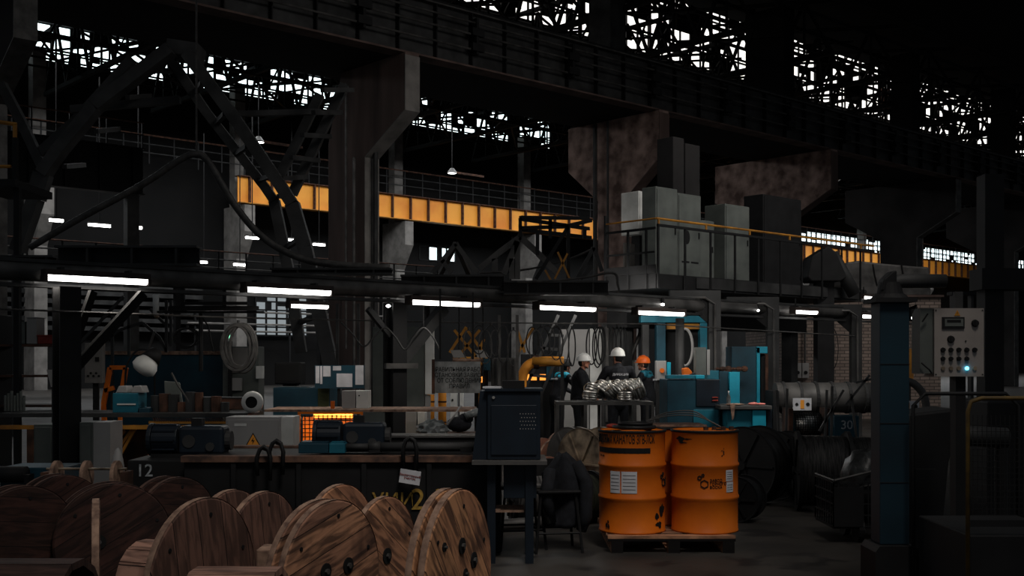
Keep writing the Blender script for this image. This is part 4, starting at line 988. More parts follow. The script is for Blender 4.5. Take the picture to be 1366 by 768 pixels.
MB().bb(.02,.68,.005,.015,.65,.69).build('cross_bar', M_black, T)
for x in (.06,.64): wheel(T, x, .1, .06); wheel(T, x, .8, .06)
Y = 10.4
T = thing('dark_press', 'big unlit black machine behind the yellow tube trolley', 'machine', (P(1318,0,Y).x, Y, 0))
MB().bb(0,1.2,0,.9,0,1.25).build('base', M_black, T, bevel=.02); MB().bb(.1,.28,.3,.5,1.25,3.4).build('mast', M_black, T); MB().bb(.05,.6,.25,.55,2.3,2.5).build('arm', M_black, T)
T = thing('steel_post', 'black double post right of the control box under the hood', 'post', (P(1285,0,13).x, 13, 0)); MB().bb(-.12,-.09,0,.1,0,2.38).bb(.09,.12,0,.1,0,2.38).build('shaft', M_steel, T); MB().bb(-.14,.14,-.03,.13,2.38,2.42).build('cap', M_black, T)

# ------------------------------------------------------------------ wire-wound reels on the floor (right middle)
M_wound = mat('wound_wire', col(100,98,96), .45, .5, col(34,33,33), 6, 3, .5, (14,1,1), .4, .6)
M_wound_b = mat('black_wire_rope', col(56,54,53), .5, .3, col(22,22,22), 6, 3, .5, (16,1,1), .4, .6)
def wreel(label, x, Y, D, wid, rz, m, rw=.88, mf=M_black):
    T = thing('wire_reel', label, 'cable reel', (P(x,0,Y).x, Y, 0), rz); r = D/2
    MB().lathe([(0,0),(r*rw-.01,0),(r*rw,.02),(r*rw,wid-.02),(r*rw-.01,wid),(0,wid)], 40, (-wid/2,0,r), 'X').build('wound_wire', m, T, True)
    for s in (-1,1):
        xx = s*(wid/2+.015)
        f = MB().lathe([(.05,-.014),(r-.02,-.014),(r,-.02),(r,.02),(r-.02,.014),(.05,.014)], 40, (xx,0,r), 'X').build('flange', mf, T)
        b = MB()
        for k in range(6):
            a = k*R(60); b.bar((xx+s*.02,.05*math.cos(a),r+.05*math.sin(a)),(xx+s*.02,(r-.03)*math.cos(a),r+(r-.03)*math.sin(a)),.03,.02)
        b.cyl((xx,0,r),(xx+s*.05,0,r),.05,n=16); b.build('spokes', mf, f)
    return T
wreel('large black reel wound with wire rope, lying on the floor right of the drums', 1097, 12.2, .86, .50, R(-8), M_wound_b)
wreel('black reel half hidden by the right orange drum, big round face', 1003, 12.8, .88, .28, R(42), M_wound_b)
wreel('smaller black reel between the hidden one and the large one', 1046, 13.2, .8, .14, R(30), M_wound_b, .5)
wreel('black reel behind the basket cart and pillar', 1160, 12.8, .8, .5, R(-5), M_wound_b)
wreel('small dark green round reel beside the right drum base', 988, 11.4, .46, .22, R(60), M_rubber)
wreel('steel reel with bright brass edge behind the left drum', 790, 13.2, .84, .3, R(40), M_brass, .75, M_brass)
wreel('thin steel reel disc left of the brass edged reel', 765, 14, .8, .12, R(40), M_brass, .5, M_steel_g)
wreel('low coil reel of grey wire under the jacket', 705, 11.3, .5, .3, R(10), M_wound)
wreel('dark green low coil reel right of the jacket on the floor', 772, 11.2, .52, .3, R(35), mat('olive_wire', col(48,50,36), .6, .2, col(22,23,18), 6, 3, .4, (10,1,1)))
for k, (x, Y, d, l) in enumerate(((722,14.6,.62,'first small brown reel disc right of the blue desk'),(747,15.4,.66,'second small brown reel disc right of the blue desk'),(730,13.2,.5,'front small brown reel with pale edge beside the desk'),(753,13.9,.5,'small brown reel right of the front one'))):
    T = thing('cable_reel', l, 'cable reel', (P(x,0,Y).x, Y, 0), R(-45)); M = M_reelb
    z = d/2 + (.0); 
    for s in (0,.22): 
        f = MB().lathe([(0,0),(d/2,0),(d/2,.03),(0,.03)], 32, (s,0,z), 'X').build('flange', M, T); MB().lathe([(d/2+.001,0),(d/2+.003,.015),(d/2+.001,.03)], 32, (s,0,z), 'X').build('rim', M_edge, f)
    MB().cyl((.03,0,z),(.22,0,z),.12).build('barrel', M_rust, T)

# ------------------------------------------------------------------ stranding machine at the right middle
T = thing('stranding_machine', 'long ribbed dark drum machine in front of the brick booth', 'machine', (P(1043,0,19).x, 19, 0))
MB().cyl((0,.5,.98),(1.9,.5,.98),.26,n=24).build('long_drum', M_steel_g, T, True)
for k in range(7): MB().cyl((.1+.28*k,.5,.98),(.15+.28*k,.5,.98),.28,n=24).build('hoop', M_steel, T)
MB().bb(-.1,.0,.2,.8,0,1.1).build('end_stand', M_black, T); MB().bb(1.9,2.0,.2,.8,0,1.1).build('end_stand', M_black, T); MB().bb(0,1.9,.25,.75,0,.2).build('bed', M_black, T)
T = thing('machine_sign', 'white sign with yellow symbols on the machine left of the basket drum', 'sign', P(1070,539,18.3))
MB().bb(-.15,.15,-.01,.01,-.1,.1).build('plate', M_paper, T); MB().bb(-.03,.03,-.014,-.011,-.07,.07).build('symbol', M_yel, T); MB().cyl((.09,-.014,0),(.09,-.011,0),.03).cyl((-.09,-.014,0),(-.09,-.011,0),.025).build('symbol', M_ink, T)
MB().bb(-.02,.02,.011,.03,-P(1070,539,18.3).z,.0).build('post', M_black, T)
T = thing('machine_sign', 'small pale sign with yellow symbol right of the dark pillar', 'sign', P(1214,542,14))
MB().bb(-.11,.11,-.01,.01,-.07,.07).build('plate', M_paper, T); MB().bb(-.08,-.01,-.014,-.011,-.05,.05).build('symbol', M_yeldirt, T); MB().cyl((.06,-.014,0),(.06,-.011,0),.03).build('symbol', M_ink, T)
MB().bb(-.02,.02,.011,.03,-P(1214,542,14).z,.0).build('post', M_black, T)
T = thing('basket_drum', 'shiny perforated steel drum in a black frame above the large wire reel', 'machine', (P(1076,0,16).x, 16, 0))
MB().cyl((-.19,0,.72),(.19,0,.72),.155,n=28).build('drum', M_shiny, T, True)
b = MB()
for k in range(12): b.torus((-.19+.034*k,0,.72), .158, .004, 28, 4, Matrix.Rotation(R(90),3,'Z'))
for k in range(28): b.bar((-.19,.158*math.cos(k*.2244),.72+.158*math.sin(k*.2244)),(.19,.158*math.cos(k*.2244),.72+.158*math.sin(k*.2244)),.005)
b.build('mesh', M_black, T)
MB().bb(-.3,-.24,-.2,.2,0,.95).bb(.24,.3,-.2,.2,0,.95).bb(-.3,.3,-.2,.2,.46,.5).build('frame', M_rust, T)
T = thing('machine_box', 'dark teal box with the white number 30', 'machine', (P(1113,0,15.5).x, 15.5, 0))
MB().bb(0,.34,0,.4,0,.86).build('box', M_teald, T, bevel=.008); text('30', .17, M_inkw, T, (.17,-.006,EYE-(567-480)/F*15.5), UP, 'stencil_figures')
barset('pipe_bundle','tangle of thin rusty pipes and levers left of the dark pillar','pipes',15.2,[[(1100,600),(1103,520)],[(1108,640),(1110,515)],[(1093,575),(1125,520)],[(1128,540),(1160,500)],[(1150,640),(1135,525)],[(1142,510),(1165,505)],[(1040,600),(1036,520)],[(1048,600),(1050,518)]],.03,M_steel_g)
T = thing('corrugated_hose', 'pale grey curved hose just right of the dark pillar', 'hose', P(1210,515,13))
MB().tube([P(x,y,13)-T.location for x, y in smooth_pts([(1205,508),(1216,510),(1227,519),(1234,533),(1236,560),(1236,667)])], .045, 10).build('hose', M_steel_g, T, True)

# ------------------------------------------------------------------ teal machines behind the drums
def pbox(T, name, m, x0, x1, y0, y1, Y, d, bevel=.008):
    a = P(x0,y1,Y)-T.location; c = P(x1,y0,Y)-T.location
    return MB().bb(a.x,c.x,a.y,a.y+d,a.z,c.z).build(name, m, T, bevel=bevel)
def floorthing(name, label, cat, x, Y, z=0): return thing(name, label, cat, (P(x,0,Y).x, Y, z))
T = floorthing('winding_machine', 'dark blue machine with bright teal top behind the right drum', 'machine', 890, 19)
MB().bb(0,P(961,0,19).x-P(890,0,19).x,0,1.0,0,1.3).build('body', M_teald, T, bevel=.01)
pbox(T,'door',M_navy,929,960,506,542,18.98,.019); pbox(T,'lower_panel',M_teal,925,959,546,590,18.98,.019)
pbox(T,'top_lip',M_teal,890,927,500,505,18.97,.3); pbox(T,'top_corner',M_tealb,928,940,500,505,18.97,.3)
pbox(T,'name_plate',M_red,950,958,529,531,18.96,.01); pbox(T,'name_plate',M_red,950,958,533,535,18.96,.01)
T = floorthing('machine_housing', 'medium teal housing with bottle in front, left of the tall teal cabinet', 'machine', 944, 20.6)
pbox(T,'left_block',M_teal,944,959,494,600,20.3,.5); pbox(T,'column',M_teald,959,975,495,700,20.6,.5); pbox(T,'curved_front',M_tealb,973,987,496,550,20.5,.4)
T.location.z = 0
T = floorthing('tool_tray', 'heap of brown machine parts on top of the teal housing', 'parts', 975, 20.75, P(0,494,20.75).z)
for k in range(6): MB().sph((-.25+.1*k,0,.03),(.07,.05,.03+.015*(k%3)),8).build('part_piece', M_rust, T)
T = floorthing('teal_cabinet', 'tall teal cabinet with a bright edge behind the bench', 'cabinet', 976, 21.4)
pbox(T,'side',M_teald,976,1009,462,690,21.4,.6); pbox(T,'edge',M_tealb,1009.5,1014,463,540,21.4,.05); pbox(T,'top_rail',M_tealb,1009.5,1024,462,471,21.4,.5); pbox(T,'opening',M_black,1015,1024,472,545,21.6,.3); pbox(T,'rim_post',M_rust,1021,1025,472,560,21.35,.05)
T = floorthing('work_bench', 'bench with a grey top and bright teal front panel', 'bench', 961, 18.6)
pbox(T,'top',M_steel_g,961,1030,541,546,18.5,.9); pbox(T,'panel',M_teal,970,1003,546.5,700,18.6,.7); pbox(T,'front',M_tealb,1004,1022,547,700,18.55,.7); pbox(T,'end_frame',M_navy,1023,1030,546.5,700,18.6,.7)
for o in list(C.objects):
    if o.parent and o.parent.name.split('.')[0] in ('teal_cabinet','work_bench','machine_housing'):
        for v in o.data.vertices:
            if v.co.z < 0: v.co.z = 0
zb = P(0,541,18.5).z
T = floorthing('bottle', 'small clear bottle with a pale cap on the bench', 'bottle', 972, 18.65, zb)
MB().lathe([(0,0),(.032,0),(.034,.02),(.034,.13),(.014,.19),(.013,.215),(0,.215)],16).build('body', M_plastic, T, True); MB().cyl((0,0,.215),(0,0,.24),.016).build('cap', M_white, T)
T = floorthing('rag', 'pale rag hanging over the bench edge', 'rag', 976, 18.52, zb); MB().sph((.06,.05,.02),(.16,.06,.02)).build('cloth', M_edge, T, True); MB().prism([(-.03,.02),(.05,.02),(.03,-.2),(-.0,-.24)],'XZ',-.04,-.025).build('hanging_end', M_edge, T)
T = floorthing('gloves', 'pink and white gloves on the right end of the bench', 'gloves', 1005, 18.7, zb)
M_pink = mat('pink_cloth', col(235,140,130), .8)
MB().sph((0,0,.025),(.09,.06,.026)).build('glove', M_pink, T, True); MB().sph((.13,.02,.02),(.08,.05,.02)).build('glove', M_pink, T, True)
T = floorthing('press_frame', 'teal portal press frame behind the man in the orange helmet', 'machine', 857, 24.5)
pbox(T,'cross_beam',M_teal,855,946,421,430,24.5,.4); pbox(T,'upright',M_teald,876,888,430.5,508,24.5,.4); pbox(T,'upright',M_teal,934,944,430.5,508,24.5,.4); pbox(T,'upright',M_steel,857,866,430.5,508,24.6,.3)
pbox(T,'lit_duct',M_yeldirt,888.5,933.5,431,439,24.6,.2); pbox(T,'dark_back',M_black,888.5,933.5,440,508,24.8,.1)
for nm in ('foot',): 
    for x in (858,877,935): 
        a = P(x,508,24.5)-T.location; MB().bb(a.x,a.x+.18,0,.4,0,a.z-.002).build('foot', M_steel, T)
MB().torus((P(914,463,24.4)-T.location), .4, .03, 28, 6, None, .4, 1.0).build('hand_wheel', M_grey, T)
T = floorthing('white_box', 'grey and white standing box above the dark blue machine', 'box', 930, 19.5, 1.301)
pbox(T,'grey_side',M_greyd,929,942,463,500,19.5,.3,.0); pbox(T,'white_side',M_grey,943,947,466,500,19.52,.25,0)
T = floorthing('welding_cover', 'orange lit curved cover beside the dark round column', 'cover', 915, 19.6, 1.301)
MB().prism([(-.04,0),(.1,0),(.11,.12),(.04,.2),(-.05,.18)],'XZ',0,.2).build('cover', M_orange, T, bevel=.01); MB().sph((.12,.05,.05),(.1,.08,.06)).build('grip', M_navy, T)
T = floorthing('small_cabinet', 'small beige and teal cabinet right of the orange helmet', 'cabinet', 878, 23.6)
pbox(T,'front',M_grey,876,889,481,507,23.5,.3); pbox(T,'side',M_tealb,890,895,483,507,23.5,.3); 
a = P(877,507,23.5)-T.location; MB().bb(a.x,a.x+.25,-.05,.2,0,a.z-.002).build('stand', M_black, T); MB().cyl((P(883,494,23.48)-T.location),(P(883,494,23.48)-T.location)+Vector((0,-.03,0)),.05).build('dial', M_orange, T)

# tall grey cabinets behind the workers
T = floorthing('electrical_cabinet', 'tall pale grey cabinet behind the workers and the wire loops', 'cabinet', 748, 26.5)
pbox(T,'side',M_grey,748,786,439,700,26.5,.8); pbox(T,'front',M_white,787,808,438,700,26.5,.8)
T2 = floorthing('electrical_cabinet', 'small pale cabinet between the middle and orange helmets', 'cabinet', 848, 25.5)
pbox(T2,'front',M_grey,847,859,480,700,25.5,.4); pbox(T2,'side',M_greyd,843,846.5,481,700,25.6,.4)
for t in (T, T2):
    for o in [c for c in C.objects if c.parent == t]:
        for v in o.data.vertices: v.co.z = max(v.co.z, 0)
T = floorthing('machine_column', 'tangled dark machine column between cabinets with a curved pipe', 'machine', 828, 26)
MB().bb(-.4,.3,0,.6,0,2.5).build('column', M_steel, T, bevel=.02)
for k in range(4): MB().bb(-.35+.17*k,-.28+.17*k,-.06,-.001,.2,2.4).build('duct', M_rust if k%2 else M_steel_g, T)
MB().tube(smooth_pts([(.35,-.1,2.5),(.45,-.1,2.3),(.3,-.1,1.9),(.15,-.1,1.5),(.2,-.1,1.2)]), .05, 8).build('pipe', M_steel_g, T, True)
# wire loops hanging
def loops(label, x, y, Y, specs, m=M_rubber, r=.014, top=None):
    T = thing('hanging_cable', label, 'cable', P(x, y, Y))
    k0 = F/Y
    for (dx, w, h, yo) in specs:
        MB().torus((dx/k0, .02*dx/10, -(yo+h/2)/k0), 1, r, 28, 5, None, w/2/k0, h/2/k0).build('loop', m, T)
    MB().cyl((0,0,0),(0,.0,.05),.02).build('hook', M_steel, T)
    return T
loops('thin cable loop hanging before the pale cabinet, left one', 763, 438, 21.5, [(0,9,50,0)])
loops('narrow cable loops hanging before the white cabinet front', 797, 436, 21.5, [(0,13,54,0),(-8,14,50,0),(6,10,46,0),(3,14,50,0)])
loops('cable loops hanging just left of the middle worker', 823, 436, 21.5, [(0,12,50,0),(-6,10,44,0),(5,13,58,0),(9,9,50,0)],M_rubber,.01)
loops('cable loop left of the yellow bent pipe', 685, 440, 20, [(0,16,48,0),(-24,14,34,0),(30,18,44,0)], M_cable, .01)
loops('pair of cable loops above the yellow bent pipe', 722, 436, 20.5, [(0,22,42,0),(20,18,48,0),(-12,16,38,0)], M_rubber, .012)
loops('row of black cable loops left of the bent pipe, over the grey machine', 655, 434, 18.6, [(0,20,44,0),(16,16,50,0),(-16,18,38,0)], M_rubber, .011)
loops('row of black cable loops right of the bent pipe, over the dark stair', 742, 434, 19.3, [(0,18,46,0),(10,14,52,0),(-12,20,40,0)], M_rubber, .011)
loops('cable loop above the transparent sign', 625, 440, 19, [(0,14,40,0),(22,18,45,0)], M_cable, .01)
loops('thick coil of several grey cables hanging left of the centre', 318, 432, 15, [(0,42,58,0),(-3,38,60,2),(3,40,56,1),(-1,44,62,0),(6,36,64,0)], M_cable, .022)
loops('round cable coil hanging over the teal cover at the left', 250, 438, 16, [(0,34,24,0),(-3,30,26,0)], M_rubber, .014)
T = thing('cable_reel_rack', 'rack of long dark bars from which the cable coil hangs', 'rack', P(300,420,15.2))
MB().bb(-.75,.45,-.05,.05,.06,.12).bb(-.5,.35,-.2,-.12,.13,.17).bb(-.95,.5,.1,.16,0.03,.06).build('bar', M_black, T); MB().bb(-.02,.02,-.04,.0,.12,.5).bb(-.6,-.55,0,.05,.1,.5).build('hanger', M_black, T)
T = thing('hook_hanger', 'black pole hanging down left of the cable coil', 'pole', P(268,425,15.4))
MB().tube([(0,0,.1),(0,0,-.72)], .03).tube([(0,0,.05),(.1,0,-.1),(.17,0,-.45)], .012).build('pole', M_black, T)
# ------------------------------------------------------------------ left middle: benches, lathe, cabinets
Yb = 14.0; zb = P(0,551,Yb).z
T = floorthing('machine_bench', 'long machine bench with a thin dark top and orange lattice legs, left half', 'bench', 0, Yb)
xa = T.location.x; L_ = P(330,0,Yb).x-xa
MB().bb(0,L_,0,.9,zb-.05,zb).build('top', M_steel, T)
b = MB()
for k in range(40): b.bar((1.9+.028*k,-.006,zb-.055),(1.93+.028*k,-.006,zb-.10),.008)
b.build('rack_teeth', M_rust, T)
MB().bb(1.85,L_,0,.05,zb-.13,zb-.1).bb(0,L_,0,.06,zb-.2,zb-.15).build('front_rail', M_yeldirt, T)
for x in (150,202,290,40): 
    xx = P(x,0,Yb).x-xa; MB().bb(xx-.04,xx+.04,0,.08,0,zb-.2).build('leg', M_orange if x != 40 else M_rust, T)
b = MB(); 
for p,q in (((150,606),(176,568)),((158,606),(178,570)),((150,590),(163,575))): b.bar(P(p[0],p[1],Yb)-T.location+Vector((0,.1,0)), P(q[0],q[1],Yb)-T.location+Vector((0,.1,0)), .035)
b.build('diagonal_brace', M_yeldirt, T)
MB().bb(.3,L_,.5,.55,.1,zb-.2).build('back_panel', M_rust, T)
T = floorthing('machine_bench', 'bench section with orange lit grating between the warning cabinet and the black post', 'bench', 383, 14.6)
xa = T.location.x; L_ = P(520,0,14.6).x-xa; z2 = P(0,546,14.6).z
MB().bb(-.3,L_+1.1,0,.9,z2-.03,z2).build('top', M_edge, T)
def bx(nm, m, x0, x1, y0, y1, dy=0, d=.05): return pbox(T, nm, m, x0, x1, y0, y1, 14.6+dy, d, 0)
bx('leg',M_orange,397,400,549,610); bx('leg',M_orange,481,484,549,610); bx('front_rail',M_orange,400.2,481,549,552); bx('side_panel',M_greyd,485,513,550,610)
b = MB()
for k in range(14): x = 401+k*6; b.bar(P(x,553,14.65)-T.location, P(x,600,14.65)-T.location, .012)
for k in range(9): y = 555+k*5.5; b.bar(P(400,y,14.65)-T.location, P(481,y,14.65)-T.location, .012)
b.build('grating', M_rust, T)
bx('lit_panel',M_orange,404,470,556,596,.5,.03); bx('duct',M_yel,418,470,549,557,.3,.1); bx('leg',M_orange,441,446,535,545,.1)
L = None
def cab(label, x0, x1, y0, Y, side=None, m=M_grey, d=.4, name='electrical_cabinet'):
    T = floorthing(name, label, 'cabinet', x0, Y)
    w_ = P(x1,0,Y).x-T.location.x; h = P(0,y0,Y).z
    MB().bb(0,w_,0,d,.04,h).build('body', m, T, bevel=.006); MB().bb(.02,w_-.02,.02,d-.02,0,.04).build('plinth', M_black, T)
    MB().bb(.02,w_-.02,-.015,-.001,.08,h-.03).build('door', m, T, bevel=.004)
    return T, w_, h
T, w_, h = cab('grey electrical cabinet with a yellow lightning warning triangle', 301, 374, 556, 12.3)
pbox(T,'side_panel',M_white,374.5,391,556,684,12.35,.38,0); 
for v in [c for c in C.objects if c.parent == T and c.name.startswith('side_panel')][0].data.vertices: v.co.z = max(v.co.z,.04)
tx, tz = P(338,0,12.3).x-T.location.x, P(0,595,12.3).z
MB().prism([(tx-.085,tz),(tx+.085,tz),(tx,tz+.15)],'XZ',-.018,-.0155).build('warning_border', M_ink, T)
MB().prism([(tx-.068,tz+.01),(tx+.068,tz+.01),(tx,tz+.132)],'XZ',-.021,-.0185).build('warning_triangle', M_yel, T)
MB().prism([(tx+.008,tz+.1),(tx-.02,tz+.055),(tx,tz+.055),(tx-.008,tz+.02),(tx+.02,tz+.066),(tx+.002,tz+.066)],'XZ',-.023,-.0212).build('lightning_mark', M_ink, T)
MB().cyl((.06,-.03,h-.2),(.06,-.015,h-.2),.014).build('lock', M_ink, T); MB().bb(.1,.23,-.02,-.0155,h-.1,h-.07).build('name_plate', M_white, T)
T, w_, h = cab('grey cabinet left of the lattice legs, its right side pale', 106, 124, 563, 12.6, m=M_greyd)
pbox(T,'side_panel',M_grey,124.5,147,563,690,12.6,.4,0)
for c in C.objects:
    if c.parent == T and c.name.startswith('side_panel'):
        for v in c.data.vertices: v.co.z = max(v.co.z,.04)
cab('dull cabinet just left of the broad black post', 45, 71, 566, 13.2, m=M_greyd)
T = floorthing('low_machine', 'dim teal low machine box left of the broad black post', 'machine', 0, 11.2)
MB().bb(0,.62,0,.5,0,.56).build('body', M_teald, T, bevel=.01); MB().cyl((-.1,-.08,.5),(.3,-.08,.5),.08,n=18).build('roller', M_black, T, True)
MB().bb(-.15,-.1,-.12,-.0,0,.6).bb(.3,.34,-.14,-.001,0,.5).build('bracket', M_black, T)
T = floorthing('teal_cover', 'long teal machine cover on the left behind the lamp', 'machine', 138, 18)
w_ = P(297,0,18).x-T.location.x; h = P(0,473,18).z
MB().bb(0,w_,0,.8,0,h).build('cover', M_teald, T, bevel=.02); MB().bb(-.02,w_+.02,-.02,.82,h+.001,h+.06).build('top_rail', M_edge, T)
T = floorthing('orange_frame', 'orange tilted tube frame in front of the teal cover', 'frame', 155, 16)
b = MB()
for p, q in (((147,490),(138,540)),((168,490),(160,540)),((147,490),(168,490)),((140,521),(152,517)),((138,540),(143,620))): b.bar(P(*p,16)-T.location, P(*q,16)-T.location, .06)
b.bar(P(160,540,16)-T.location, Vector(((P(162,0,16)-T.location).x,0,0)), .05); b.bar(P(143,619,16)-T.location, Vector(((P(143,0,16)-T.location).x,0,0)), .05)
b.build('tube', M_orange, T)
T = floorthing('control_console', 'pale perforated control panel beside the broad black post', 'panel', 113, 15.5)
w_ = P(137,0,15.5).x-T.location.x; z0 = P(0,511,15.5).z; h = P(0,457,15.5).z
MB().bb(0,w_,0,.1,z0,h).build('panel', M_conc_light, T, bevel=.005); MB().bb(w_*.6,w_*.8,-.02,-.001,z0+.3,z0+.36).build('display', M_ink, T)
for i in range(5): MB().cyl((w_*(.2+.15*i),-.02,z0+.1+.04*(i%2)),(w_*(.2+.15*i),-.001,z0+.1+.04*(i%2)),.014).build('knob', M_ink, T)
MB().bb(w_*.3,w_*.6,.1,.15,0,h).build('post', M_black, T)
zt = zb
T = floorthing('lathe_head', 'teal machine head with a pale stripe and two grey castings on the bench', 'machine', 150, 14.2, zb+.001)
pbox(T,'body',M_teal,150,184,524,550.5,14.2,.35,.01); pbox(T,'side_box',M_teald,185,199,544,550.5,14.2,.3); pbox(T,'stripe',M_white,156,181,538,540,14.19,.005,0)
for x in (153,173):
    a = P(x,524,14.2)-T.location; MB().prism([(a.x,a.z+.001),(a.x+.16,a.z+.001),(a.x+.13,a.z+.09),(a.x+.04,a.z+.09)],'XZ',.03,.28).build('casting', M_grey, T, bevel=.01)
T = floorthing('machine_parts', 'dark brown heap of gears and tool posts right of the teal machine head', 'parts', 200, 14.3, zb+.001)
rn = random.Random(5)
for k in range(9):
    x = .05+.11*k; MB().cyl((x,.1,.0),(x,.1,.12+.14*rn.random()),.05+.03*rn.random(),n=12).build('part_piece', M_rust if k%2 else M_steel, T)
MB().tube([(.5,.05,.1),(.35,.0,.35),(.28,-.02,.5)], .015).build('lever', M_steel_g, T)
T = floorthing('tablet_board', 'grey tilted board on the bench left of the rail box', 'board', 229, 14.6, zb+.001)
MB().prism([(-.08,0),(.16,0),(.1,.37),(-.1,.39)],'XZ',.0,.04).build('board', M_greyd, T, bevel=.01)
T = floorthing('rail_box', 'long brown box on the bench under the cable coil', 'box', 232, 14.9, zb+.001)
MB().bb(.2,.98,.1,.4,0,.15).build('body', M_rust, T, bevel=.01); MB().bb(.2,.98,.09,.41,.151,.165).build('lid', M_steel, T)
T = floorthing('desk_lamp', 'white dome shade lamp on a bent black arm over the bench', 'lamp', 168, 14.8, zb+.001)
MB().tube([P(x,y,14.8)-T.location for x,y in smooth_pts([(168,550),(167,510),(170,485),(182,468),(196,466),(206,474)])], .014).build('arm', M_black, T, True)
d = (P(188,496,14.68)-P(207,471,14.8)).normalized(); q = Vector((0,0,-1)).rotation_difference(d).to_matrix()
lm = MB().lathe([(.0,0),(.05,-.01),(.06,-.06),(.12,-.10),(.165,-.18),(.17,-.26),(.12,-.31),(0,-.33)], 24)
c0 = P(206,472,14.8)-T.location
for v in lm.bm.verts: v.co = q @ (v.co*.95) + c0
lm.build('lamp_shade', M_white, T, True)
cp = MB().lathe([(0,.07),(.07,.06),(.1,.0),(.135,-.1),(.1,-.1)], 18)
for v in cp.bm.verts: v.co = q @ v.co + c0
cp.build('cap', M_black, T, True)
T = floorthing('switch_cabinet', 'dull grey panel cabinet with small boxes behind the cable coil', 'cabinet', 297, 17.5)
pbox(T,'body',M_greyd,297,345,462,600,17.5,.4); pbox(T,'small_box',M_grey,309,322,504,521,17.4,.09); pbox(T,'small_box',M_white,341,350,488,505,17.35,.14); pbox(T,'top_board',M_conc_light,303,330,464,497,17.45,.04)
MB().bb(0,.5,.05,.35,0,.3).build('plinth', M_black, T)
T = floorthing('indicator', 'small green lit indicator inside the cable coil', 'lamp', 307, 17.4); MB().bb(-.04,.04,-.02,.02,P(0,455,17.4).z,P(0,436,17.4).z).build('white_case', M_white, T)
MB().cyl((0,-.03,P(0,449,17.4).z),(0,-.021,P(0,449,17.4).z),.025).build('green_light', E_green, T); MB().bb(-.03,.03,-.02,.02,0,P(0,455,17.4).z-.001).build('pole', M_black, T)
for x, y, Y, l, m in ((337,543,14.2,'white round fan housing on the bench above the warning cabinet', M_white),):
    T = floorthing('fan_housing', l, 'fan', x, Y, zb+.001)
    MB().lathe([(.075,-.07),(.13,-.06),(.14,.0),(.12,.08),(.05,.12),(0,.12)],24,(0,0,.13),'Y').build('housing', m, T, True); MB().cyl((0,-.05,.13),(0,-.045,.13),.08).build('opening', M_ink, T); MB().bb(-.07,.07,-.05,.08,0,.03).build('foot', m, T)
T = floorthing('monitor', 'black boxy monitor on a teal cabinet left of the paper board', 'monitor', 366, 16.2)
pbox(T,'case',M_black,366,401,483,512,16.2,.4,.02); pbox(T,'screen',M_ink,369,398,486,508,16.19,.005); MB().bb(.1,.3,.1,.3,P(0,515,16.2).z,P(0,512,16.2).z).build('stand', M_black, T)
T2 = floorthing('teal_cabinet', 'low dark teal cabinet under the monitor', 'cabinet', 383, 16)
MB().bb(-.2,P(440,0,16).x-T2.location.x,0,.7,0,P(0,516,16.2).z-.002).build('body', M_teald, T2, bevel=.01); pbox(T2,'olive_panel',mat('olive_paint',col(60,66,36),.6),424,439,517,546,15.99,.008)
zz = P(0,545,14.6).z+.002
T = floorthing('white_cabinet', 'white small cabinet with a dark knob on the bench under the paper board', 'cabinet', 456, 14.9, z2+.001)
MB().bb(0,.18,0,.3,0,.235).build('body', M_grey, T, bevel=.005); MB().bb(.19,.35,0,.3,0,.235).build('door', M_white, T, bevel=.005); MB().cyl((.23,-.01,.17),(.23,-.001,.17),.01).build('knob', M_ink, T)
T = floorthing('paper_board', 'dark stand with white papers pinned on it, left of the black post', 'board', 421, 15.8)
pbox(T,'board',M_teald,420,486,487,518,15.8,.03,0)
for x0,x1,y0,y1 in ((421,426,488,511),(427,430,488,512),(431,441,488,502),(449,470,498,516),(444,455,488,494),(474,485,487,513)): pbox(T,'paper',M_paper,x0,x1,y0,y1,15.79,.006,0)
MB().bb(.3,.34,.03,.06,0,P(0,518,15.8).z+.1).build('leg', M_black, T)
T = floorthing('grey_cabinet', 'tall grey cabinet behind the black post, pale narrow edge on its right', 'cabinet', 497, 18.6)
pbox(T,'body',M_greyd,497,566,436,712,18.6,.6); pbox(T,'pale_edge',M_white,567,579,440,526,18.55,.1); pbox(T,'lower_edge',M_grey,567,574,527,610,18.6,.1)
for c in C.objects:
    if c.parent == T:
        for v in c.data.vertices: v.co.z = max(v.co.z, 0)
T = floorthing('pale_box', 'pale grey box standing right of the black post base', 'box', 541, 16)
pbox(T,'body',M_grey,541,556,549,620,16,.4); pbox(T,'side',M_white,557,567,549,620,16,.4)
for c in C.objects:
    if c.parent == T:
        for v in c.data.vertices: v.co.z = max(v.co.z-.0, 0) if v.co.z > .3 else 0
T = floorthing('plastic_heap', 'crumpled clear plastic heap right of the black post', 'plastic', 577, 14.5, .0)
bm = bmesh.new(); bmesh.ops.create_icosphere(bm, subdivisions=3, radius=1)
for v in bm.verts:
    k = 1+.2*math.sin(v.co.x*9+v.co.z*4)*math.cos(v.co.y*8+v.co.z*7); v.co = Vector((v.co.x*.2*k, v.co.y*.2*k, .72+v.co.z*.14*k))
b = MB(); b.bm = bm; b.build('sheet', M_plastic, T); MB().bb(-.15,.15,-.15,.15,0,.62).build('crate', M_steel, T)
for x, l in ((574,'yellow round duct, left one of the two under the transparent sign'),(590,'yellow round duct, right one of the two under the transparent sign')):
    T = floorthing('round_duct', l, 'duct', x, 22); r = .075; zz_ = P(0,480,22).z
    MB().cyl((0,0,0),(0,0,1.55),.08,n=20).build('duct', M_yel, T, True)
    for k in range(3): MB().cyl((0,0,.4+.4*k),(0,0,.43+.4*k),.085,n=20).build('clamp_ring', M_rust, T)
T = floorthing('white_cabinet', 'white narrow double cabinet right of the yellow round ducts', 'cabinet', 601, 24)
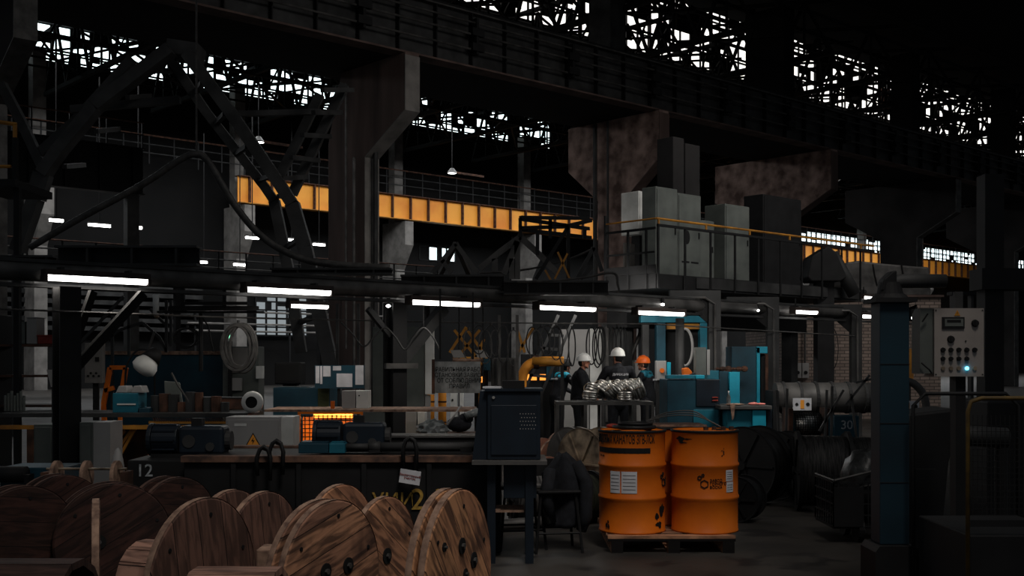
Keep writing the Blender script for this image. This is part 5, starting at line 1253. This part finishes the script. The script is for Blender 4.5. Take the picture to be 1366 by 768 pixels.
MB().bb(0,.14,0,.3,0,P(0,524,24).z).bb(.17,.27,0,.3,0,P(0,524,24).z).build('body', M_white, T); MB().bb(.03,.06,-.01,-.001,.75,.8).build('lock', M_ink, T)
T = floorthing('red_box', 'red brown low box left of the blue desk', 'box', 597, 13.8)
MB().bb(0,.36,0,.4,0,P(0,580,13.8).z).build('body', M_red, T, bevel=.01); MB().bb(-.01,.37,-.01,.41,P(0,580,13.8).z,P(0,580,13.8).z+.02).build('lid', M_rust, T)
T = floorthing('black_bag', 'black bag with a pale wrapped roll on the red box', 'bag', 612, 13.9, P(0,580,13.8).z+.021)
MB().sph((0,.1,.1),(.16,.12,.1)).sph((.08,.1,.17),(.1,.1,.07)).build('bag', M_cloth, T, True); MB().cyl((.08,.0,.2),(.24,.05,.26),.05).build('roll', M_plastic, T, True)
MB().tube(smooth_pts([(-.14,0,.1),(-.05,-.05,.22),(0,0,.3),(.03,.03,.33)]), .012).build('strap', M_grey, T)
# transparent sign
Ys = 15.5; T = thing('transparent_sign', 'cloudy transparent sign with grey lines of writing hanging from a wooden bar', 'sign', P(610,482,Ys))
w = lambda x,y,Y: P(x,y,Y)-T.location
MB().bb(w(578,0,Ys).x,w(641,0,Ys).x,-.004,.004,w(0,524,Ys).z,0).build('sheet', M_sheet, T)
MB().bb(w(576,0,Ys).x,w(580,0,Ys).x,-.02,.02,w(0,525,Ys).z,.03).build('edge_strip', M_rust, T)
MB().cyl((w(604,0,Ys).x,0,.02),(w(644,0,Ys).x,0,.02),.02).build('bar', M_edge, T, True)
text('ПРАВИЛЬНАЯ РАБОТА\nУСТАНОВКИ ЗАВИСИТ\nОТ СОБЛЮДЕНИЯ\nПРАВИЛ', .085, M_ink, T, (0.03,-.008,w(0,504,Ys).z), UP, 'lettering', sx=.8)
MB().bb(-.25,-.22,-.02,.01,0.03,1.0).bb(.2,.23,-.02,.01,.03,.95).build('hanger', M_black, T)
# yellow bent pipe with furnace behind
T = floorthing('bent_pipe', 'thick yellow bent pipe running down left of the hanging loops', 'pipe', 697, 20)
MB().tube([P(x,y,20)-T.location for x,y in smooth_pts([(752,482),(725,482),(708,485),(699,495),(696,512),(696,540)])]+[Vector((.0,0,0))], .09, 14).build('pipe', M_yel, T, True)
MB().cyl(P(712,483,20)-T.location,P(719,483,20)-T.location,.12).build('flange', M_rust, T)
T = floorthing('brown_pipe', 'brown horizontal pipe above the transparent sign and right of it', 'pipe', 755, 19.6)
MB().cyl(P(604,480,19.6)-T.location, P(645,482,19.6)-T.location, .07).cyl(P(710,481,19.6)-T.location, P(752,483,19.6)-T.location, .07).build('pipe', M_yeldirt, T, True)
MB().bb(P(748,0,19.6).x-T.location.x,P(752,0,19.6).x-T.location.x,-.05,.05,0,P(0,483,19.6).z).build('stand', M_black, T)
T = floorthing('furnace', 'dark furnace with two orange glowing mouths behind the bent pipe', 'furnace', 695, 23)
MB().bb(0,.75,0,1.0,0,1.75).build('body', M_black, T, bevel=.01)
pbox(T,'glowing_mouth',E_glow,701,716,499,507,22.99,.008,0); pbox(T,'glowing_mouth',E_glow,720,728,499,507,22.99,.008,0); pbox(T,'teal_panel',M_teald,729,738,485,507,22.99,.008,0)
T = floorthing('lit_slot', 'small orange glow slot right of the transparent sign', 'furnace', 640, 21); MB().bb(-.1,.15,.02,.4,0,1.6).build('body', M_black, T); pbox(T,'glowing_mouth',E_glow,641,645,502,510,20.99,.01,0)
T = floorthing('grey_machine', 'grey machine with upright ribs between the transparent sign and the bent pipe', 'machine', 655, 20.5)
pbox(T,'body',M_steel_g,655,690,477,700,20.5,.6,.02)
for x in (661,668,676,684): pbox(T,'rib',M_steel,x,x+2,479,530,20.45,.049,0)
pbox(T,'blue_box',M_teald,645,654,478,494,20.4,.3)
for c in C.objects:
    if c.parent == T:
        for v in c.data.vertices: v.co.z = max(v.co.z, 0)
for x, l in ((613,'grey flap plate above the transparent sign, left one'),(645,'grey flap plate right of the transparent sign bar')):
    T = thing('flap_plate', l, 'plate', P(x,480,19.2)); MB().prism([(-.1,0.04),(.1,0.04),(.02,.17),(-.16,.17)],'XZ',0,.02).build('plate', M_grey, T); MB().bb(-.02,.0,.021,.04,-P(x,480,19.2).z,.9).build('rod', M_black, T)
barset('lattice_work','orange scissor lattice bars below the third lamp','lattice',21,[[(606,440),(640,482)],[(640,440),(606,482)],[(622,438),(650,478)],[(600,470),(622,436)],[(646,452),(634,478)],[(690,440),(700,470)],[(712,436),(690,472)],[(640,482),(640,600)]],.05,M_yeldirt)
barset('ladder','steep dark steel stair left of the pale cabinet','stairs',23,[[(700,520),(745,420)],[(722,525),(768,420)],[(706,500),(728,502)],[(714,482),(736,484)],[(722,464),(744,466)],[(730,446),(752,448)],[(704,630),(700,520)],[(725,630),(722,525)]],.06,M_steel)
barset('hanging_rods','pair of upright pipes between the third and fourth lamps','pipes',19.6,[[(666,420),(666,630)],[(690,420),(690,630)],[(450,405),(450,640)],[(478,405),(478,640)]],.05,M_steel_g)
T = floorthing('shelf_unit', 'dim shelf with grey boxes and red brown crates at the far left', 'shelf', -10, 17)
for y in (459,500,540): pbox(T,'shelf_board',M_rust,-10,78,y,y+3,17,.5,0)
for x in (-8,74): 
    a = P(x,420,17)-T.location; MB().bb(a.x,a.x+.05,0,.5,0,a.z).build('upright', M_black, T)
for x0,x1,y0,y1,m,l in ((16,30,430,458.8,M_greyd,'grey box on the upper shelf at the far left'),(32,46,424,458.8,M_grey,'tall pale box on the upper shelf at the far left'),(47,72,448,458.8,M_red,'red brown crate on the upper shelf at the far left')):
    a = P(x0,y1,17); c = P(x1,y0,17); T = thing('storage_box', l, 'box', (a.x, 17.08, a.z+.003)); MB().bb(0,c.x-a.x,0,.3,0,c.z-a.z).build('body', m, T, bevel=.01); MB().bb(-.01,c.x-a.x+.01,-.01,.31,c.z-a.z,c.z-a.z+.015).build('lid', m, T)
T = floorthing('pipe_stack', 'upright pale pipe ends stacked on the bench at the far left', 'pipes', 0, 14.4, zb+.001)
for k in range(7): MB().cyl((.04*k-.02,.2,0),(.04*k-.02,.2,.2+.03*(k%3)),.018,n=10).build('pipe', M_greyd, T)
T = floorthing('leaning_sheet', 'white leaning triangular panel left of the broad black post', 'panel', 68, 15)
MB().prism([(-.06,P(0,493,15).z),(.05,P(0,493,15).z),(.05,P(0,516,15).z),(0,P(0,516,15).z)],'XZ',0,.02).build('panel', M_grey, T); MB().bb(.0,.03,.021,.05,0,P(0,495,15).z).build('post', M_black, T)
barset('pipework','bent dark pipes and a pale valve above the teal cover','pipes',17,[[(120,470),(160,440),(190,430),(213,450),(222,468)],[(150,420),(150,623)],[(172,420),(172,475)],[(222,400),(222,470)],[(228,400),(228,462)],[(95,470),(165,395)],[(200,412),(220,432)]],.04,M_steel)
T = thing('valve', 'pale pipe with a brass valve below the lamp beam', 'valve', P(208,415,16.8)); MB().cyl((-.02,0,-.75),(-.02,0,-P(208,415,16.8).z),.015).build('stand', M_black, T); MB().cyl((0,0,.25),(0,0,-.05),.045).build('pipe', M_white, T, True); MB().sph((.01,0,-.07),.04).build('valve_body', M_brass, T, True); MB().cyl((-.02,0,-.3),(-.17,.0,-.75),.02).build('stem', M_steel_g, T)
T = floorthing('drum_stack_left', 'x', 'x', 0, 99) if False else None

# ------------------------------------------------------------------ work table with wire coils
Yt = 18.0; T = floorthing('work_table', 'grey steel frame table with shiny coils on it in front of the workers', 'table', 742, Yt)
zt = P(0,536,Yt).z; x0 = 0; x1 = P(872,0,Yt).x-T.location.x
MB().bb(x0,x1,0,.05,zt-.05,zt).bb(x0,x1,.75,.8,zt-.05,zt).bb(x0,x0+.05,.05,.75,zt-.05,zt).bb(x1-.05,x1,.05,.75,zt-.05,zt).build('top_frame', M_steel_g, T)
MB().bb(x0+.05,x1-.05,.05,.75,zt-.02,zt-.005).build('top_sheet', M_steel, T)
for x in (742,779,802,845,869):
    for y in (0,.75): 
        a = P(x,0,Yt).x-T.location.x; MB().bb(a,a+.05,y,y+.05,0,zt-.051).build('leg', M_steel_g, T)
MB().bb(x0,x1,.01,.04,.3,.34).build('stretcher', M_steel, T)
cl = ['leftmost coil of bright wire on the steel table','second bright wire coil from the left, lying against the first','third bright wire coil, tilted','fourth bright wire coil, in the middle of the heap','fifth bright wire coil, tilted, tied with straps','sixth bright wire coil near the right end','rightmost bright wire coil of the heap','flat bright wire coil lying at the front of the heap','low bright coil at the front left of the heap']
proto = None
for i, (x, yy, R_, tilt, az) in enumerate(((793,.45,.135,22,20),(804,.42,.13,48,25),(814,.4,.125,52,-15),(824,.42,.13,56,30),(833,.42,.13,60,5),(841,.4,.135,62,25),(849,.42,.14,68,0),(834,.12,.1,0,0),(787,.15,.1,5,0))):
    rot = Euler((R(90-0), 0, 0)).to_matrix()
    if proto is None:
        T = thing('wire_coil', cl[0], 'coil', (0,0,0), 0, 'coils of bright wire on the table')
        for r_, z_ in ((1.0,.0),(.93,.3),(1.0,.55),(.9,.1),(.93,-.25),(1.0,-.3)): MB().torus((0,0,z_*.16), r_*.13, .024, 28, 7, rot).build('winding', M_shiny, T, True)
        for a in (.5,2.6,4.6): MB().torus((.125*math.cos(a),.125*math.sin(a),.02), .055, .008, 12, 5, Matrix.Rotation(a,3,'Z'), 1, 1.3).build('tie', M_brass, T)
        proto = T; o = T
    else: o = dup(proto, (0,0,0), label=cl[i])
    s = R_/.13; o.scale = (s,s,s); o.rotation_euler = (0, R(tilt), R(az))
    lift = s*.155*math.sin(R(tilt))+s*.095*math.cos(R(tilt))
    o.location = (P(x,0,Yt+yy).x, Yt+yy, zt+lift)

# ------------------------------------------------------------------ people
def limb(b, pts, rs, n=12): 
    b.tube(pts, rs, n)
    for p, r in zip(pts, rs): b.sph(p, r*1.0, 10)
def remeshed(b, name, m, T, vox=.009, sm=6):
    o = b.build('raw', m, T, True)
    md = o.modifiers.new('r','REMESH'); md.mode = 'VOXEL'; md.voxel_size = vox; md.use_smooth_shade = True
    s = o.modifiers.new('s','SMOOTH'); s.factor = .5; s.iterations = sm
    return applied(o, name)
def person(label, x, Y, rz, hgt, lean=0., head_turn=0., arms=(.5,.5), helmet=M_white, coll=None, cap=True, spread=0., elbow=.5):
    """built facing -Y"""
    T = thing('person', label, 'person', (P(x,0,Y).x, Y, 0), R(rz)); k = hgt/1.75
    V = lambda a,b_,c: Vector((a*k, b_*k, c*k))
    ln = Matrix.Rotation(lean, 3, 'X')            # lean forward about the hips
    hip = V(0,0,.93)
    def up(a, b_, c): return hip + ln @ (V(a,b_,c)-hip)
    body = MB()
    hips = [V(-.1,0,.92), V(.1,0,.92)]
    for s in (-1,1): limb(body, [V(s*.1,0,.9), V(s*.11,-.02,.5), V(s*.12,.02,.09)], [.085*k,.055*k,.04*k]); 
    limb(body, [V(0,0,.93), up(0,.0,1.15), up(0,.0,1.36)], [.13*k,.12*k,.13*k])
    limb(body, [up(-.15,0,1.42), up(.15,0,1.42)], [.065*k,.065*k])
    limb(body, [up(0,0,1.42), up(0,-.02,1.54)], [.06*k,.052*k])
    # head with face
    hm = Matrix.Rotation(head_turn, 3, 'Z'); hc = up(0,-.03,1.63)
    def hd(a,b_,c): return hc + hm @ V(a,b_,c)
    body.sph(hd(0,.01,.02), (.074*k,.092*k,.1*k), 18, hm); body.sph(hd(0,-.03,-.055), (.054*k,.058*k,.052*k), 14, hm)
    body.sph(hd(0,-.096,-.012), (.013*k,.022*k,.02*k), 8, hm); body.bar(hd(0,-.086,.03), hd(0,-.1,-.01), .016*k); body.sph(hd(0,-.085,-.052), (.024*k,.01*k,.009*k), 8, hm); body.sph(hd(0,-.08,-.088), (.022*k,.014*k,.014*k), 8, hm)
    for s in (-1,1): body.sph(hd(s*.076,.012,-.005), (.011*k,.018*k,.03*k), 8, hm); body.sph(hd(s*.028,-.083,.022), (.02*k,.008*k,.007*k), 8, hm)
    sleeves = []
    for s, ar in zip((-1,1), arms):
        sh = up(s*.2,0,1.42); a = ar*1.0
        el = sh + Vector((s*(.06+spread)*k, -.29*k*math.sin(a), -.29*k*math.cos(a)))
        a2 = a+elbow; wr = el + Vector((-s*(.05+spread*.6)*k, -.25*k*math.sin(a2), -.25*k*math.cos(a2)))
        limb(body, [sh, el, wr], [.055*k,.042*k,.029*k]); sleeves.append((sh, el, wr, s))
        dr = (wr-el).normalized(); side = dr.cross(Vector((s,0,0))).normalized(); lat = dr.cross(side).normalized()
        pc = wr+dr*.05*k; body.tube([wr, wr+dr*.035*k, wr+dr*.085*k], [.027*k,.034*k,.034*k], 10)
        for f, (off, lg) in enumerate(((-.027,.06),(-.009,.075),(.009,.07),(.026,.055))):
            p = wr+dr*.085*k+lat*off*k; q1 = p+dr*lg*.55*k; q2 = q1+(dr*.6-side*.6*1)*lg*.55*k
            body.tube([p-dr*.03*k, q1, q2], [.0105*k,.0095*k,.008*k], 8)
        p = wr+dr*.03*k-lat*.03*k; body.tube([p, p-lat*.03*k+dr*.03*k, p-lat*.035*k+dr*.06*k], [.013*k,.011*k,.009*k], 8)
    remeshed(body, 'body', M_skin, T, .0085, 3)
    j = MB(); limb(j, [V(0,0,.86), V(0,0,.96), up(0,-.0,1.14), up(0,.01,1.33)], [.165*k,.165*k,.165*k,.17*k], 16)
    limb(j, [up(-.16,.0,1.4), up(.16,.0,1.4)], [.088*k,.088*k]); limb(j, [up(0,.01,1.42), up(0,.0,1.49)], [.1*k,.07*k])
    for sh, el, wr, s in sleeves: limb(j, [sh, el, el+(wr-el)*.96], [.078*k,.064*k,.046*k])
    J = remeshed(j, 'jacket', M_cloth, T, .014, 5)
    t = MB()
    for s in (-1,1): limb(t, [V(s*.09,0,.9), V(s*.11,-.02,.5), V(s*.12,.02,.1)], [.118*k,.085*k,.075*k])
    remeshed(t, 'trousers', M_cloth, T, .014, 4)
    for s in (-1,1): MB().sph((s*.12*k,-.05*k,.045*k), (.05*k,.135*k,.05*k), 14).bb(s*.12*k-.045*k,s*.12*k+.045*k,-.17*k,.07*k,0,.03*k).build('boot', M_black, T, True)
    if coll:
        y = MB(); limb(y, [up(-.17,.01,1.43), up(.17,.01,1.43)], [.092*k,.092*k]); y.sph(up(0,.07,1.38), (.15*k,.09*k,.08*k), 16)
        remeshed(y, 'shoulder_yoke', coll, T, .012, 3)
    text('ДИРЕКЦИЯ', .05*k, M_paper, T, tuple(up(0,.19,1.31)), (R(90)-lean,0,R(180)), 'back_lettering')
    # hair and helmet
    hr = MB().sph(hd(0,.025,.012), (.08*k,.088*k,.095*k), 16, hm).build('hair', M_ink, T, True)
    for v in hr.data.vertices:
        pass
    hb = bmesh.new(); hb.from_mesh(hr.data)
    dele = [v for v in hb.verts if (hm.inverted() @ (v.co-hc)).y < -.0 and (hm.inverted() @ (v.co-hc)).z < .055*k]
    bmesh.ops.delete(hb, geom=dele, context='VERTS'); hb.to_mesh(hr.data); hb.free()
    if helmet:
        Hh_ = MB().lathe([(.128,.0),(.13,.012),(.125,.03),(.118,.07),(.092,.115),(.05,.14),(0,.148)], 28)
        for v in Hh_.bm.verts: v.co = hd(v.co.x/1.0*.92, v.co.y*1.12+.005, v.co.z+.035)
        He = Hh_.build('helmet', helmet, T, True)
        b2 = MB().prism([(-.1,-.09),(-.07,-.155),(0,-.18),(.07,-.155),(.1,-.09)],'XY',.04,.048)
        for v in b2.bm.verts: v.co = hd(*v.co)
        b2.build('brim', helmet, He)
        b3 = MB().tube([hd(.0,.13,.05), hd(0,.11,.125), hd(0,.03,.186), hd(0,-.06,.175), hd(0,-.125,.08)], .009, 6); b3.build('ridge', helmet, He, True)
        b4 = MB().tube([hd(.075,.0,.05), hd(.072,-.02,-.04), hd(.03,-.07,-.11), hd(-.03,-.07,-.11), hd(-.072,-.02,-.04), hd(-.075,0,.05)], .005, 6); b4.build('chin_strap', M_ink, He)
    return T
M_helo = mat('orange_helmet', col(240,110,40), .35, 0, col(235,105,36), 3)
M_helw = mat('white_helmet', col(225,225,222), .35, 0, col(218,218,215), 3)
person('worker in dark jacket and white helmet facing right, leftmost of the three at the table', 772, 20.9, 78, 1.70, .10, 0, (.35,.45), M_helw)
person('worker in dark jacket and striped white helmet seen from behind, leaning over the coils', 826, 19.9, 185, 1.80, .16, .5, (.5,.5), M_helw, None, spread=.07)
person('worker in orange helmet and dark jacket with teal shoulders, facing left', 864, 21.1, -115, 1.66, .10, .25, (.6,.5), M_helo, M_teal)
person('worker in dark clothes with teal collar bending left of the pale cabinet, mostly hidden', 743, 22.6, 120, 1.62, .3, 0, (.7,.6), M_ink, M_tealb)
# ------------------------------------------------------------------ camera, light
cam = bpy.data.cameras.new('camera'); co = bpy.data.objects.new('camera', cam); C.objects.link(co)
co.location = (0,0,EYE); co.rotation_euler = (R(90),0,0)
cam.sensor_width = 36; cam.lens = 36*F/1366; cam.shift_y = (HOR-384)/1366; cam.clip_end = 600
bpy.context.scene.camera = co
w = bpy.data.worlds.new('world'); bpy.context.scene.world = w; w.use_nodes = True
w.node_tree.nodes['Background'].inputs[0].default_value = (.86,.93,1,1); w.node_tree.nodes['Background'].inputs[1].default_value = .10
def area(name, loc, size, energy, color=(1,1,1), target=None, rz=0, sy=None, spread=180):
    l = bpy.data.lights.new(name, 'AREA'); l.energy = energy; l.color = color; l.shape = 'RECTANGLE'; l.size = size; l.size_y = sy or size; l.spread = R(spread)
    o = bpy.data.objects.new(name, l); C.objects.link(o); o.location = loc
    if target is not None:
        o.rotation_euler = (Vector(target)-Vector(loc)).to_track_quat('-Z','Y').to_euler()
    else: o.rotation_euler = (0,0,rz)
    return o
# far bay: daylight of its rooflights; near and mid bay: added, unseen fills
area('rooflight_far_bay', H(62,53,15.3), 110, 11000, (.95,.98,1), rz=HA, sy=8)
area('near_bay_fill', (2.5,1.5,13), 3, 56, (1,.93,.86), target=(-.3,8.4,0), spread=42)
area('mid_bay_fill', H(20,5,15.5), 12, 400, (1,.95,.9), target=H(22,20,5), sy=6, spread=80)
area('work_area_fill', (1.7,22.6,3.0), 2.5, 70, (1,.96,.9), target=(2.0,25,1.2), sy=.3)  # added, unseen fills to brighten cabinet, workers, teal machines and brown reels
area('work_area_fill', (4.3,17.6,2.9), 1.5, 45, (1,.96,.9), target=(4.6,20.5,1), sy=.3)
area('work_area_fill', (.5,12.3,2.5), .8, 14, (1,.93,.86), target=(.9,14.4,.4), sy=.1)
area('bench_fill', P(442,552,14.75), .8, 6, (1,.8,.5), target=P(440,590,15.2), sy=.1)  # added light inside the bench to make the orange panel glow
# the strip lamps throw their light down and back onto the work places
for i, (x0, x1, y) in enumerate(((55,195,369),(321,438,385),(541,636,402),(711,790,409),(843,908,416))):
    s0, s1 = hs(x0, TL), hs(x1, TL)
    area('strip_lamp_light', H((s0+s1)/2, TL-.06, hz(x0,y,TL)-.09), s1-s0, 9, (1,.93,.84), rz=HA, sy=.1)
vs = bpy.context.scene.view_settings
vs.view_transform = 'Standard'; vs.look = 'None'; vs.gamma = 1; vs.exposure = 0; vs.use_curve_mapping = False
